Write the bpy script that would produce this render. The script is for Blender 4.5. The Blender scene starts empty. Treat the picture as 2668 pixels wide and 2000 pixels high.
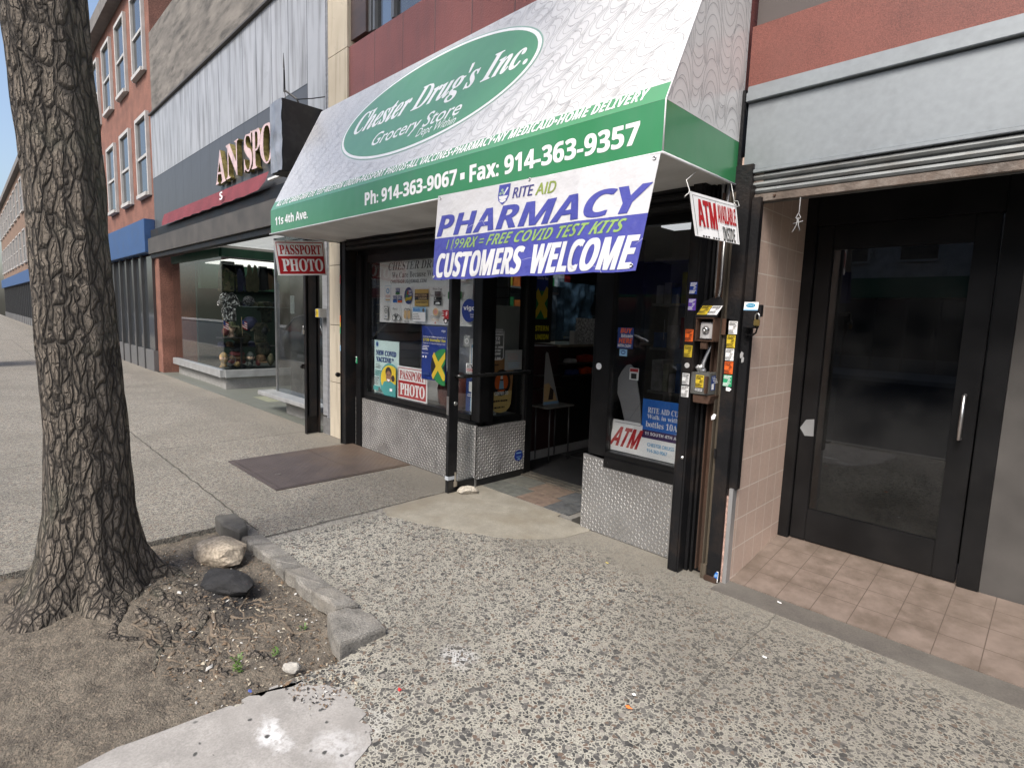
import bpy, bmesh, math, random
from mathutils import Vector, Matrix
R=math.radians; random.seed(7)
S=bpy.context.scene; COL=S.collection
# ------------------------------------------------------------------ camera, sky, sun, exposure
cd=bpy.data.cameras.new('camera'); cam=bpy.data.objects.new('camera',cd); COL.objects.link(cam); S.camera=cam
yaw,pit,rol=-0.786897649,-0.119292437,0.0333070629
_f=Vector((math.sin(yaw)*math.cos(pit),math.cos(yaw)*math.cos(pit),math.sin(pit)))
_r=Vector((math.cos(yaw),-math.sin(yaw),0)); _u=_r.cross(_f)
_r2=_r*math.cos(rol)+_u*math.sin(rol); _u2=-_r*math.sin(rol)+_u*math.cos(rol)
M=Matrix((( _r2.x,_u2.x,-_f.x,0),(_r2.y,_u2.y,-_f.y,0),(_r2.z,_u2.z,-_f.z,1.55),(0,0,0,1)))
cam.matrix_world=M
cd.sensor_fit='HORIZONTAL'; cd.sensor_width=36; cd.lens=36*1441.875/2668; cd.clip_start=.05; cd.clip_end=600
W=bpy.data.worlds.new('World'); S.world=W; W.use_nodes=True
nt=W.node_tree; bg=nt.nodes['Background']; sky=nt.nodes.new('ShaderNodeTexSky'); sky.sky_type='NISHITA'; sky.sun_disc=False
SUN_EL,SUN_AZ=R(49),R(165)      # from the street side, high behind the photographer
sky.sun_elevation=SUN_EL; sky.sun_rotation=SUN_AZ; sky.air_density=1.0; sky.dust_density=4.0; sky.ozone_density=1.0
nt.links.new(sky.outputs[0],bg.inputs[0]); bg.inputs[1].default_value=.135
sl=bpy.data.lights.new('sun','SUN'); sl.energy=1.9; sl.angle=R(20); sl.color=(1,.975,.935)
so=bpy.data.objects.new('sun',sl); COL.objects.link(so)
_d=Vector((math.sin(SUN_AZ)*math.cos(SUN_EL),math.cos(SUN_AZ)*math.cos(SUN_EL),math.sin(SUN_EL)))
so.rotation_euler=_d.to_track_quat('Z','Y').to_euler(); so.location=_d*40
S.view_settings.view_transform='Standard'; S.view_settings.look='None'; S.view_settings.exposure=.85; S.view_settings.gamma=1
S.cycles.max_bounces=8; S.cycles.transparent_max_bounces=16; S.cycles.use_denoising=True
# ------------------------------------------------------------------ materials
MATS={}
def mat(name,col=(.5,.5,.5),rough=.6,metal=0,var=.12,scale=5,bump=0,bscale=80,spec=.5,streak=0,dirt=None,dscale=2.5,damt=.5,emit=0,fine=0):
    if name in MATS: return MATS[name]
    m=bpy.data.materials.new(name); m.use_nodes=True; t=m.node_tree; N=t.nodes; L=t.links; b=N['Principled BSDF']
    b.inputs['Roughness'].default_value=rough; b.inputs['Metallic'].default_value=metal; b.inputs['Specular IOR Level'].default_value=spec
    c4=(*col,1); g=N.new('ShaderNodeNewGeometry'); src=g.outputs['Position']
    if var or dirt or bump or fine:
        nz=N.new('ShaderNodeTexNoise'); nz.inputs['Scale'].default_value=scale; nz.inputs['Detail'].default_value=5
        v=src
        if streak:
            mp=N.new('ShaderNodeMapping'); mp.inputs['Scale'].default_value=(1,1,1/streak); L.new(src,mp.inputs[0]); v=mp.outputs[0]
        L.new(v,nz.inputs['Vector'])
        mx=N.new('ShaderNodeMix'); mx.data_type='RGBA'
        mr=N.new('ShaderNodeMapRange'); mr.inputs[1].default_value=.3; mr.inputs[2].default_value=.7; L.new(nz.outputs['Fac'],mr.inputs[0]); L.new(mr.outputs[0],mx.inputs[0])
        mx.inputs[6].default_value=tuple(c*(1-var) for c in col)+(1,); mx.inputs[7].default_value=tuple(min(1,c*(1+var)) for c in col)+(1,)
        out=mx.outputs[2]
        if fine:
            n3=N.new('ShaderNodeTexNoise'); n3.inputs['Scale'].default_value=fine; n3.inputs['Detail'].default_value=2; L.new(src,n3.inputs['Vector'])
            r3=N.new('ShaderNodeMapRange'); r3.inputs[1].default_value=.3; r3.inputs[2].default_value=.7; r3.inputs[3].default_value=.6; r3.inputs[4].default_value=1.35; L.new(n3.outputs['Fac'],r3.inputs[0])
            mm=N.new('ShaderNodeMix'); mm.data_type='RGBA'; mm.blend_type='MULTIPLY'; mm.inputs[0].default_value=1; L.new(out,mm.inputs[6]); L.new(r3.outputs[0],mm.inputs[7]); out=mm.outputs[2]
        if dirt:
            n2=N.new('ShaderNodeTexNoise'); n2.inputs['Scale'].default_value=dscale; n2.inputs['Detail'].default_value=8; n2.inputs['Roughness'].default_value=.65; L.new(v,n2.inputs['Vector'])
            r2=N.new('ShaderNodeMapRange'); r2.inputs[1].default_value=.48; r2.inputs[2].default_value=.68; r2.inputs[4].default_value=damt; L.new(n2.outputs['Fac'],r2.inputs[0])
            m2=N.new('ShaderNodeMix'); m2.data_type='RGBA'; L.new(r2.outputs[0],m2.inputs[0]); L.new(out,m2.inputs[6]); m2.inputs[7].default_value=(*dirt,1); out=m2.outputs[2]
        L.new(out,b.inputs['Base Color'])
        ra=N.new('ShaderNodeMapRange'); ra.inputs[3].default_value=max(0.02,rough-.1); ra.inputs[4].default_value=min(1,rough+.1); L.new(nz.outputs['Fac'],ra.inputs[0]); L.new(ra.outputs[0],b.inputs['Roughness'])
        if bump:
            nb=N.new('ShaderNodeTexNoise'); nb.inputs['Scale'].default_value=bscale; nb.inputs['Detail'].default_value=4; L.new(v,nb.inputs['Vector'])
            bp=N.new('ShaderNodeBump'); bp.inputs['Strength'].default_value=bump; bp.inputs['Distance'].default_value=.01; L.new(nb.outputs['Fac'],bp.inputs['Height']); L.new(bp.outputs[0],b.inputs['Normal'])
    else: b.inputs['Base Color'].default_value=c4
    if emit: b.inputs['Emission Color'].default_value=c4; b.inputs['Emission Strength'].default_value=emit
    MATS[name]=m; return m
def ink(name,col,rough=.45): return mat('print_'+name,col,rough,var=.05,scale=9)
def glass(name,tint=(.93,.95,.94),ior=1.5,rough=0.0,dirty=0):
    if name in MATS: return MATS[name]
    m=bpy.data.materials.new(name); m.use_nodes=True; t=m.node_tree; N=t.nodes; L=t.links; N.remove(N['Principled BSDF'])
    tr=N.new('ShaderNodeBsdfTransparent'); tr.inputs[0].default_value=(*tint,1); gl=N.new('ShaderNodeBsdfGlossy'); gl.inputs['Roughness'].default_value=rough
    fr=N.new('ShaderNodeFresnel'); gb=N.new('ShaderNodeNewGeometry'); iv=N.new('ShaderNodeMapRange'); iv.inputs[3].default_value=ior; iv.inputs[4].default_value=1/ior; L.new(gb.outputs['Backfacing'],iv.inputs[0]); L.new(iv.outputs[0],fr.inputs[0]); mx=N.new('ShaderNodeMixShader'); L.new(fr.outputs[0],mx.inputs[0]); L.new(tr.outputs[0],mx.inputs[1]); L.new(gl.outputs[0],mx.inputs[2])
    o=mx.outputs[0]
    if dirty:
        df=N.new('ShaderNodeBsdfDiffuse'); df.inputs[0].default_value=(.55,.55,.53,1); nz=N.new('ShaderNodeTexNoise'); nz.inputs['Scale'].default_value=3; nz.inputs['Detail'].default_value=8
        g=N.new('ShaderNodeNewGeometry'); L.new(g.outputs['Position'],nz.inputs['Vector']); mr=N.new('ShaderNodeMapRange'); mr.inputs[1].default_value=.35; mr.inputs[2].default_value=.8; mr.inputs[4].default_value=dirty; L.new(nz.outputs['Fac'],mr.inputs[0])
        m3=N.new('ShaderNodeMixShader'); L.new(mr.outputs[0],m3.inputs[0]); L.new(o,m3.inputs[1]); L.new(df.outputs[0],m3.inputs[2]); o=m3.outputs[0]
    L.new(o,N['Material Output'].inputs[0]); MATS[name]=m; return m
BLACK=mat('black_frame',(.007,.007,.0075),.36,spec=.3,var=.3,scale=4,dirt=(.03,.028,.026),damt=.2,bump=.05,bscale=30)
BLKR=mat('black_worn_steel',(.008,.008,.009),.5,spec=.3,var=.3,scale=3,dirt=(.05,.03,.018),dscale=3,damt=.4,bump=.25,bscale=60)
DARK=mat('dark_void',(.01,.01,.011),.7,var=.2)
STEEL=mat('steel',(.55,.55,.55),.35,1,var=.1,scale=12)
GALV=mat('galvanised',(.27,.295,.31),.5,.45,var=.06,scale=30,bump=.02,dirt=(.15,.155,.16),dscale=2.5,damt=.35)
GALVR=mat('galvanised_aged',(.17,.18,.18),.5,.6,var=.25,scale=8,dirt=(.1,.085,.07),damt=.6,dscale=5,streak=.2)
ALU=mat('tread_aluminium',(.30,.295,.285),.5,.55,var=.12,scale=4,dirt=(.17,.155,.135),damt=.5,dscale=2.2)
WORN_HI=mat('tread_worn_highlight',(.68,.67,.65),.3,.75,var=.35,scale=5,dirt=(.3,.28,.25),dscale=3,damt=.6)  # worn tread, with the highlights on the lozenges put into its paler colour
RUST=mat('rusty_steel',(.07,.035,.02),.75,.1,var=.4,scale=8,dirt=(.02,.018,.016),dscale=4,damt=.7,bump=.4,streak=3)
OLIVE=mat('worn_brown_channel',(.075,.06,.042),.65,var=.35,scale=6,dirt=(.02,.02,.02),damt=.7,bump=.3,streak=4)
# ------------------------------------------------------------------ mesh builder
class G:
    def __init__(s): s.v=[]; s.f=[]; s.m=[]
    def add(s,vs,fs,m=0):
        k=len(s.v); s.v+= [tuple(p) for p in vs]; s.f+=[tuple(i+k for i in f) for f in fs]; s.m+=[m]*len(fs); return s
    def box(s,x0,x1,y0,y1,z0,z1,m=0):
        if x0>x1:x0,x1=x1,x0
        if y0>y1:y0,y1=y1,y0
        if z0>z1:z0,z1=z1,z0
        return s.add([(x,y,z) for z in(z0,z1) for y in(y0,y1) for x in(x0,x1)],[(0,2,3,1),(4,5,7,6),(0,1,5,4),(2,6,7,3),(0,4,6,2),(1,3,7,5)],m)
    def tube(s,pts,r,n=8,m=0,cap=True):
        pts=[Vector(p) for p in pts]; rs=r if isinstance(r,(list,tuple)) else [r]*len(pts); k=len(s.v); up=None
        for i,p in enumerate(pts):
            d=(pts[min(i+1,len(pts)-1)]-pts[max(i-1,0)]).normalized()
            if up is None: up=d.orthogonal().normalized()
            up=(up-d*up.dot(d)); up=up.normalized() if up.length>1e-6 else d.orthogonal().normalized()
            w=d.cross(up)
            for j in range(n):
                a=2*math.pi*j/n; s.v.append(tuple(p+(up*math.cos(a)+w*math.sin(a))*rs[i]))
        for i in range(len(pts)-1):
            for j in range(n):
                s.f.append((k+i*n+j,k+i*n+(j+1)%n,k+(i+1)*n+(j+1)%n,k+(i+1)*n+j)); s.m.append(m)
        if cap:
            s.f.append(tuple(k+j for j in range(n))[::-1]); s.m.append(m); s.f.append(tuple(k+(len(pts)-1)*n+j for j in range(n))); s.m.append(m)
        return s
    def lathe(s,prof,c,n=16,m=0,axis='z',sx=1,sy=1):
        k=len(s.v)
        for r,h in prof:
            for j in range(n):
                a=2*math.pi*j/n; x,y=r*math.cos(a)*sx,r*math.sin(a)*sy
                p={'z':(x,y,h),'y':(x,h,y),'x':(h,x,y)}[axis]; s.v.append((c[0]+p[0],c[1]+p[1],c[2]+p[2]))
        for i in range(len(prof)-1):
            for j in range(n):
                s.f.append((k+i*n+j,k+i*n+(j+1)%n,k+(i+1)*n+(j+1)%n,k+(i+1)*n+j)); s.m.append(m)
        s.f.append(tuple(k+j for j in range(n))[::-1]); s.m.append(m); s.f.append(tuple(k+(len(prof)-1)*n+j for j in range(n))); s.m.append(m)
        return s
    def prism(s,pts,f,d0,d1,m=0):        # pts in (u,v), f maps (u,v,d)
        n=len(pts); vs=[f(u,v,d0) for u,v in pts]+[f(u,v,d1) for u,v in pts]
        return s.add(vs,[tuple(range(n))[::-1],tuple(range(n,2*n))]+[(i,(i+1)%n,n+(i+1)%n,n+i) for i in range(n)],m)
    def face(s,pts,f,d,m=0): return s.add([f(u,v,d) for u,v in pts],[tuple(range(len(pts)))],m)
    def rect(s,u0,v0,u1,v1,f,d,m=0): return s.face([(u0,v0),(u1,v0),(u1,v1),(u0,v1)],f,d,m)
WL={}
def obj(name,g,mats,parent=None,smooth=False,bevel=0,origin=None,auto=None):
    if not isinstance(mats,(list,tuple)): mats=[mats]
    xs=[p[0] for p in g.v]; ys=[p[1] for p in g.v]; zs=[p[2] for p in g.v]
    o=Vector(origin) if origin is not None else Vector(((min(xs)+max(xs))/2,(min(ys)+max(ys))/2,min(zs)))
    me=bpy.data.meshes.new(name); me.from_pydata([(p[0]-o.x,p[1]-o.y,p[2]-o.z) for p in g.v],[],g.f)
    for q in mats: me.materials.append(q)
    me.polygons.foreach_set('material_index',g.m)
    if bevel:
        bm=bmesh.new(); bm.from_mesh(me); bmesh.ops.remove_doubles(bm,verts=bm.verts,dist=1e-5)
        es=[e for e in bm.edges if len(e.link_faces)==2 and e.calc_face_angle(0)>.6]
        bmesh.ops.bevel(bm,geom=es,offset=bevel,segments=2,affect='EDGES',clamp_overlap=True); bm.to_mesh(me); bm.free()
    if smooth: me.polygons.foreach_set('use_smooth',[True]*len(me.polygons))
    me.update(); ob=bpy.data.objects.new(name,me); COL.objects.link(ob)
    if auto: 
        me.polygons.foreach_set('use_smooth',[True]*len(me.polygons)); me.set_sharp_from_angle(angle=R(auto))
    if parent is not None: ob.parent=parent; ob.location=o-WL[parent.name]
    else: ob.location=o
    WL[ob.name]=o; return ob
def tag(o,label=None,cat=None,group=None,kind=None):
    if label:o['label']=label
    if cat:o['category']=cat
    if group:o['group']=group
    if kind:o['kind']=kind
    return o
def thing(name,label,cat,loc,group=None):
    o=bpy.data.objects.new(name,None); o.empty_display_size=.1; COL.objects.link(o); o.location=loc; WL[o.name]=Vector(loc); return tag(o,label,cat,group)
def dup(root,delta,label=None,group=None):
    def cp(o,par):
        c=o.copy(); COL.objects.link(c)
        if par is not None: c.parent=par
        for ch in list(o.children): cp(ch,c)
        return c
    c=cp(root,None); c.location=Vector(root.location)+Vector(delta); WL[c.name]=Vector(c.location)
    if label:c['label']=label
    if group:c['group']=group
    return c
def frame(O,U,V):
    O,U,V=Vector(O),Vector(U),Vector(V); n=U.cross(V).normalized()
    return lambda u,v,d=0: O+U*u+V*v+n*d
def bil(TL,TR,BL,BR):
    TL,TR,BL,BR=map(Vector,(TL,TR,BL,BR)); n=(TR-TL).cross(TL-BL).normalized()
    return lambda u,v,d=0: (BL*(1-u)+BR*u)*(1-v)+(TL*(1-u)+TR*u)*v+n*d
def fac(x0,z0,x1,z1,y): return frame((x0,y,z0),(x1-x0,0,0),(0,0,z1-z0))     # faces the street
def fx(y0,z0,y1,z1,x): return frame((x,y0,z0),(0,y1-y0,0),(0,0,z1-z0))      # faces +X
# ------------------------------------------------------------------ lettering
def U8(t,up,lo,dig=None):
    o=''
    for c in t:
        if 'A'<=c<='Z':o+=chr(up+ord(c)-65)
        elif 'a'<=c<='z':o+=chr(lo+ord(c)-97)
        elif c.isdigit() and dig:o+=chr(dig+ord(c)-48)
        else:o+=c
    return o
STY={'sb':(0x1d5d4,0x1d5ee,0x1d7ec),'sbi':(0x1d63c,0x1d656,None),'se':(0x1d400,0x1d41a,0x1d7ce),'sei':(0x1d468,0x1d482,None),'r':None}
TC={}
def glyphs(body,sty,res=3,ext=0):
    k=(body,sty,ext)
    if k in TC: return TC[k]
    c=bpy.data.curves.new('lettering','FONT'); c.body=U8(body,*STY[sty]) if STY[sty] else body; c.resolution_u=res; c.extrude=ext
    o=bpy.data.objects.new('lettering',c); COL.objects.link(o); bpy.context.view_layer.update()
    me=bpy.data.meshes.new_from_object(o.evaluated_get(bpy.context.evaluated_depsgraph_get()))
    vs=[tuple(p.co) for p in me.vertices]; fs=[tuple(p.vertices) for p in me.polygons]
    bpy.data.objects.remove(o); bpy.data.curves.remove(c); bpy.data.meshes.remove(me)
    x0=min(p[0] for p in vs);x1=max(p[0] for p in vs);y0=min(p[1] for p in vs);y1=max(p[1] for p in vs)
    vs=[((p[0]-x0)/(x1-x0),(p[1]-y0)/(y1-y0),p[2]) for p in vs]; TC[k]=(vs,fs); return TC[k]
def cut(vs,fs,us,vv):
    bm=bmesh.new(); b=[bm.verts.new(p) for p in vs]
    for f in fs:
        try: bm.faces.new([b[i] for i in f])
        except ValueError: pass
    for k,vals in ((0,us),(1,vv)):
        for q in vals:
            n=(1,0,0) if k==0 else (0,1,0); bmesh.ops.bisect_plane(bm,geom=bm.verts[:]+bm.edges[:]+bm.faces[:],plane_co=(q,q,0),plane_no=n)
    bm.verts.index_update(); r=([tuple(p.co) for p in bm.verts],[tuple(x.index for x in f.verts) for f in bm.faces]); bm.free(); return r
def text(g,body,sty,u0,v0,u1,v1,f,d,m,bold=0,lean=0,cuts=None):
    vs,fs=glyphs(body,sty); bx=bold; 
    sh=[(0,0)] if not bold else [(0,0),(bx,0),(0,bx*.5),(bx,bx*.5)] if bold<.02 else [(0,0),(bx*.5,0),(bx,0),(0,bx*.4),(bx,bx*.4)]
    H=v1-v0; 
    for k,(a,b) in enumerate(sh):
        q=[(u0+x*(u1-u0-bx)+lean*(y-.5)*H+a, v0+y*(H-bx*.5)+b,0) for x,y,_ in vs]; ff=fs
        if cuts: q,ff=cut(q,ff,*cuts)
        g.add([f(x,y,d+k*.00012) for x,y,_ in q],ff,m)
def art(g,f,items,d0=.0006,step=.0005,asp=1):
    """items: r rectangle, t text, e ellipse, p polygon, l line; panel coordinates 0..1"""
    d=d0
    for it in items:
        k=it[0]
        if k=='r': g.rect(*it[1:5],f,d,it[5])
        elif k=='t': text(g,it[1],it[2],*it[3:7],f,d,it[7],*(it[8:]))
        elif k=='e':
            _,cu,cv,ru,rv,m=it; g.face([(cu+ru*math.cos(a*math.pi/12),cv+rv*math.sin(a*math.pi/12)) for a in range(24)],f,d,m)
        elif k=='p': g.face(it[1],f,d,it[2])
        elif k=='l':
            pts,w,m=it[1:]
            for (a,b),(c,e) in zip(pts,pts[1:]):
                L=math.hypot(c-a,e-b) or 1; nx,ny=-(e-b)/L*w,(c-a)/L*w; g.face([(a-nx,b-ny),(c-nx,e-ny),(c+nx,e+ny),(a+nx,b+ny)],f,d,m)
        d+=step
def panel(name,label,cat,f,mats,items,th=.004,group=None,parent=None,outline=None,d0=.0006):
    g=G(); g.prism(outline or [(0,0),(1,0),(1,1),(0,1)],f,-th,0,0); art(g,f,items,d0)
    o=obj(name,g,mats,parent); return tag(o,label,cat,group)
def bars(u0,u1,v0,v1,n,m,seed=0,fill=.55):   # rows of print too small to read
    rr=random.Random(seed); out=[]; h=(v1-v0)/n
    for i in range(n):
        v=v1-(i+1)*h; e=u0+(u1-u0)*rr.uniform(.6,1); x=u0
        while x<e-.02:
            w=rr.uniform(.05,.16)*(u1-u0); out.append(('r',x,v+h*(1-fill)/2,min(e,x+w),v+h*(1+fill)/2,m)); x+=w+.025*(u1-u0)
    return out
def lozenges(g,f,W,H,cell,m=0,keep=None,L=.52,wd=.15,ht=.0042):
    nx,ny=int(W/cell),int(H/cell); cx,cy=W/nx,H/ny
    for i in range(nx):
        for j in range(ny):
            x,y=(i+.5)*cx,(j+.5)*cy
            if keep and not keep(x/W,y/H): continue
            s=1 if (i+j)%2 else -1; a=R(52)*s; ca,sa=math.cos(a),math.sin(a); l,w=cell*L,cell*wd
            P=lambda p,q,d:f((x+p*ca-q*sa)/W,(y+p*sa+q*ca)/H,d)
            g.add([P(-l,0,0),P(0,-w,0),P(l,0,0),P(0,w,0),P(-l*.55,0,ht),P(l*.55,0,ht)],[(0,1,5,4),(1,2,5),(2,3,4,5),(3,0,4)],m)
# ------------------------------------------------------------------ ground
def mk(name):
    m=bpy.data.materials.new(name); m.use_nodes=True; t=m.node_tree; N=t.nodes; L=t.links
    class X: pass
    x=X(); x.m=m; x.b=N['Principled BSDF']; x.N=N; x.L=L; g=N.new('ShaderNodeNewGeometry'); x.P=g.outputs['Position']
    sp=N.new('ShaderNodeSeparateXYZ'); L.new(x.P,sp.inputs[0]); x.x,x.y,x.z=sp.outputs
    def put(sock,v):
        if hasattr(v,'links'): L.new(v,sock)
        else: sock.default_value=v
    def ma(op,a,b=0,c=0,clamp=False):
        n=N.new('ShaderNodeMath'); n.operation=op; n.use_clamp=clamp; put(n.inputs[0],a); put(n.inputs[1],b); put(n.inputs[2],c); return n.outputs[0]
    def noise(s,d=4,v=None,r=.5): 
        n=N.new('ShaderNodeTexNoise'); n.inputs['Scale'].default_value=s; n.inputs['Detail'].default_value=d; n.inputs['Roughness'].default_value=r; L.new(v or x.P,n.inputs['Vector']); return n.outputs
    def vor(s,v=None,f='F1'):
        n=N.new('ShaderNodeTexVoronoi'); n.feature=f; n.inputs['Scale'].default_value=s; L.new(v or x.P,n.inputs['Vector']); return n.outputs
    def mr(v,a,b,c=0,d=1,smooth=False):
        n=N.new('ShaderNodeMapRange'); put(n.inputs[0],v); n.inputs[1].default_value=a;n.inputs[2].default_value=b;n.inputs[3].default_value=c;n.inputs[4].default_value=d
        if smooth:n.interpolation_type='SMOOTHSTEP'
        return n.outputs[0]
    def mix(f,a,b,mode='MIX'):
        n=N.new('ShaderNodeMix'); n.data_type='RGBA'; n.blend_type=mode; put(n.inputs[0],f)
        for i,v in((6,a),(7,b)):
            if hasattr(v,'links'): L.new(v,n.inputs[i])
            else: n.inputs[i].default_value=(*v,1)
        return n.outputs[2]
    def warp(amt,s):
        n=N.new('ShaderNodeTexNoise'); n.inputs['Scale'].default_value=s; L.new(x.P,n.inputs['Vector'])
        a=N.new('ShaderNodeVectorMath'); a.operation='SUBTRACT'; L.new(n.outputs['Color'],a.inputs[0]); a.inputs[1].default_value=(.5,.5,.5)
        b=N.new('ShaderNodeVectorMath'); b.operation='SCALE'; L.new(a.outputs[0],b.inputs[0]); b.inputs['Scale'].default_value=amt
        c=N.new('ShaderNodeVectorMath'); c.operation='ADD'; L.new(x.P,c.inputs[0]); L.new(b.outputs[0],c.inputs[1]); return c.outputs[0]
    def bump(h,s,dist=.01):
        n=N.new('ShaderNodeBump'); n.inputs['Strength'].default_value=s; n.inputs['Distance'].default_value=dist; L.new(h,n.inputs['Height']); L.new(n.outputs[0],x.b.inputs['Normal'])
    x.put,x.ma,x.noise,x.vor,x.mr,x.mix,x.warp,x.bump=put,ma,noise,vor,mr,mix,warp,bump; return x
def splat(x,cx,cy,rx,ry,s=9,amp=1.1):
    dx=x.ma('DIVIDE',x.ma('SUBTRACT',x.x,cx),rx); dy=x.ma('DIVIDE',x.ma('SUBTRACT',x.y,cy),ry)
    d=x.ma('SQRT',x.ma('ADD',x.ma('MULTIPLY',dx,dx),x.ma('MULTIPLY',dy,dy)))
    n=x.ma('MULTIPLY',x.ma('SUBTRACT',x.noise(s,6,None,.7)['Fac'],.5),amp)
    return x.mr(x.ma('ADD',d,n),.35,1.1,1,0)
def pebbles():
    x=mk('exposed_aggregate'); ma=x.ma
    wv=x.warp(.010,55)
    def layer(scale,lo,hi,sharp,gate=0):
        v=x.vor(scale,wv); de=x.vor(scale,wv,'DISTANCE_TO_EDGE'); sp=x.N.new('ShaderNodeSeparateColor'); x.L.new(v['Color'],sp.inputs[0])
        t=x.mr(sp.outputs[0],gate,1,hi,lo); k=ma('MULTIPLY',ma('SUBTRACT',de[0],t),sharp,0,True)
        if gate: k=ma('MULTIPLY',k,ma('GREATER_THAN',sp.outputs[0],gate))
        return k,sp
    fine=x.mr(ma('ADD',x.x,ma('MULTIPLY',x.noise(1.4)['Fac'],.1)),-3.78,-3.72)      # slab beyond the joint has finer stone
    k1,s1=layer(62,.012,.21,20); k2,s2=layer(31,.05,.22,18,.6); k3,s3=layer(110,.02,.24,14)
    k=ma('MAXIMUM',k1,k2); kf=ma('MAXIMUM',ma('MULTIPLY',k1,.75),k3)
    k=ma('ADD',ma('MULTIPLY',k,fine),ma('MULTIPLY',kf,ma('SUBTRACT',1,fine)))
    near=ma('ADD',x.y,ma('MULTIPLY',ma('SUBTRACT',x.noise(2.2,5)['Fac'],.5),1.1))
    grime=x.mr(near,1.9,3.3,0,.85,True)
    rt=ma('MULTIPLY',x.mr(x.x,-2.6,-.9,0,1,True),x.mr(near,1.5,2.7,0,1,True)); grime=ma('MAXIMUM',grime,ma('MULTIPLY',rt,.75))
    blot=x.mr(x.noise(3.1,6)['Fac'],.42,.7,0,1)
    stone=x.mix(s1.outputs[1],(.034,.035,.036),(.155,.147,.135)); stone=x.mix(ma('GREATER_THAN',s1.outputs[2],.8),stone,(.15,.11,.085)); stone=x.mix(ma('GREATER_THAN',s1.outputs[2],.93),stone,(.27,.25,.22))
    sand=x.mix(x.mr(x.noise(190,4,None,.7)['Fac'],.34,.66),(.17,.16,.13),(.58,.56,.48)); sand=x.mix(ma('MULTIPLY',blot,.35),sand,(.27,.245,.2)); sand=x.mix(x.ma('MULTIPLY',x.ma('SUBTRACT',1,fine),.35),sand,(.33,.285,.225))
    w=ma('MAXIMUM',splat(x,-1.83,1.53,.11,.085,9,1.6),ma('MULTIPLY',splat(x,-1.72,1.02,.14,.10,10,2.4),.25)); w=ma('MULTIPLY',w,x.mr(x.noise(30,6,None,.75)['Fac'],.33,.62)); sand=x.mix(w,sand,(.76,.77,.78))
    gcol=x.mix(x.noise(120,4)['Fac'],(.105,.093,.075),(.25,.225,.185)); sand=x.mix(ma('MULTIPLY',grime,.8),sand,gcol); smooth=x.mr(near,2.7,3.25,1,.25,True)
    stone=x.mix(ma('MULTIPLY',grime,.35),stone,(.12,.11,.09)); col=x.mix(ma('MULTIPLY',k,smooth),sand,stone)
    wx=ma('MULTIPLY',ma('SUBTRACT',x.noise(5,5)['Fac'],.5),.06)
    def joint(src,c,wd,other=None,a=None,b=None):
        j=x.mr(ma('ABSOLUTE',ma('SUBTRACT',ma('ADD',src,wx),c)),wd*.5,wd*1.6,1,0)
        if other is not None: j=ma('MULTIPLY',j,ma('MULTIPLY',ma('GREATER_THAN',other,a),ma('LESS_THAN',other,b)))
        return j
    J=joint(x.x,-3.75,.013,x.y,1.3,2.95)
    for q in (joint(x.x,-6.85,.006),ma('MULTIPLY',joint(x.x,-.97,.0022),.55),joint(x.y,1.40,.005,x.x,-30,-3.9),joint(x.x,-10.2,.006),joint(x.x,-13.5,.006)): J=ma('MAXIMUM',J,q)
    col=x.mix(ma('MULTIPLY',J,.9),col,(.045,.04,.032))
    lip=ma('MULTIPLY',joint(x.x,-3.70,.035,x.y,1.3,2.6),ma('MULTIPLY',x.noise(3)['Fac'],.9)); col=x.mix(lip,col,(.34,.32,.28))
    col=x.mix(x.mr(x.noise(1.1,3)['Fac'],.42,.7,0,.38),col,(.13,.12,.10))
    gum=x.vor(4.2); col=x.mix(ma('MULTIPLY',ma('LESS_THAN',gum['Distance'],.075),.5),col,(.06,.06,.06))
    x.L.new(col,x.b.inputs['Base Color']); x.put(x.b.inputs['Roughness'],.78); x.b.inputs['Specular IOR Level'].default_value=.35
    h=ma('SUBTRACT',ma('ADD',ma('MULTIPLY',k,.8),ma('MULTIPLY',x.noise(150,3)['Fac'],.5)),ma('MULTIPLY',J,2)); x.bump(h,.55,.006); return x.m
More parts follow.
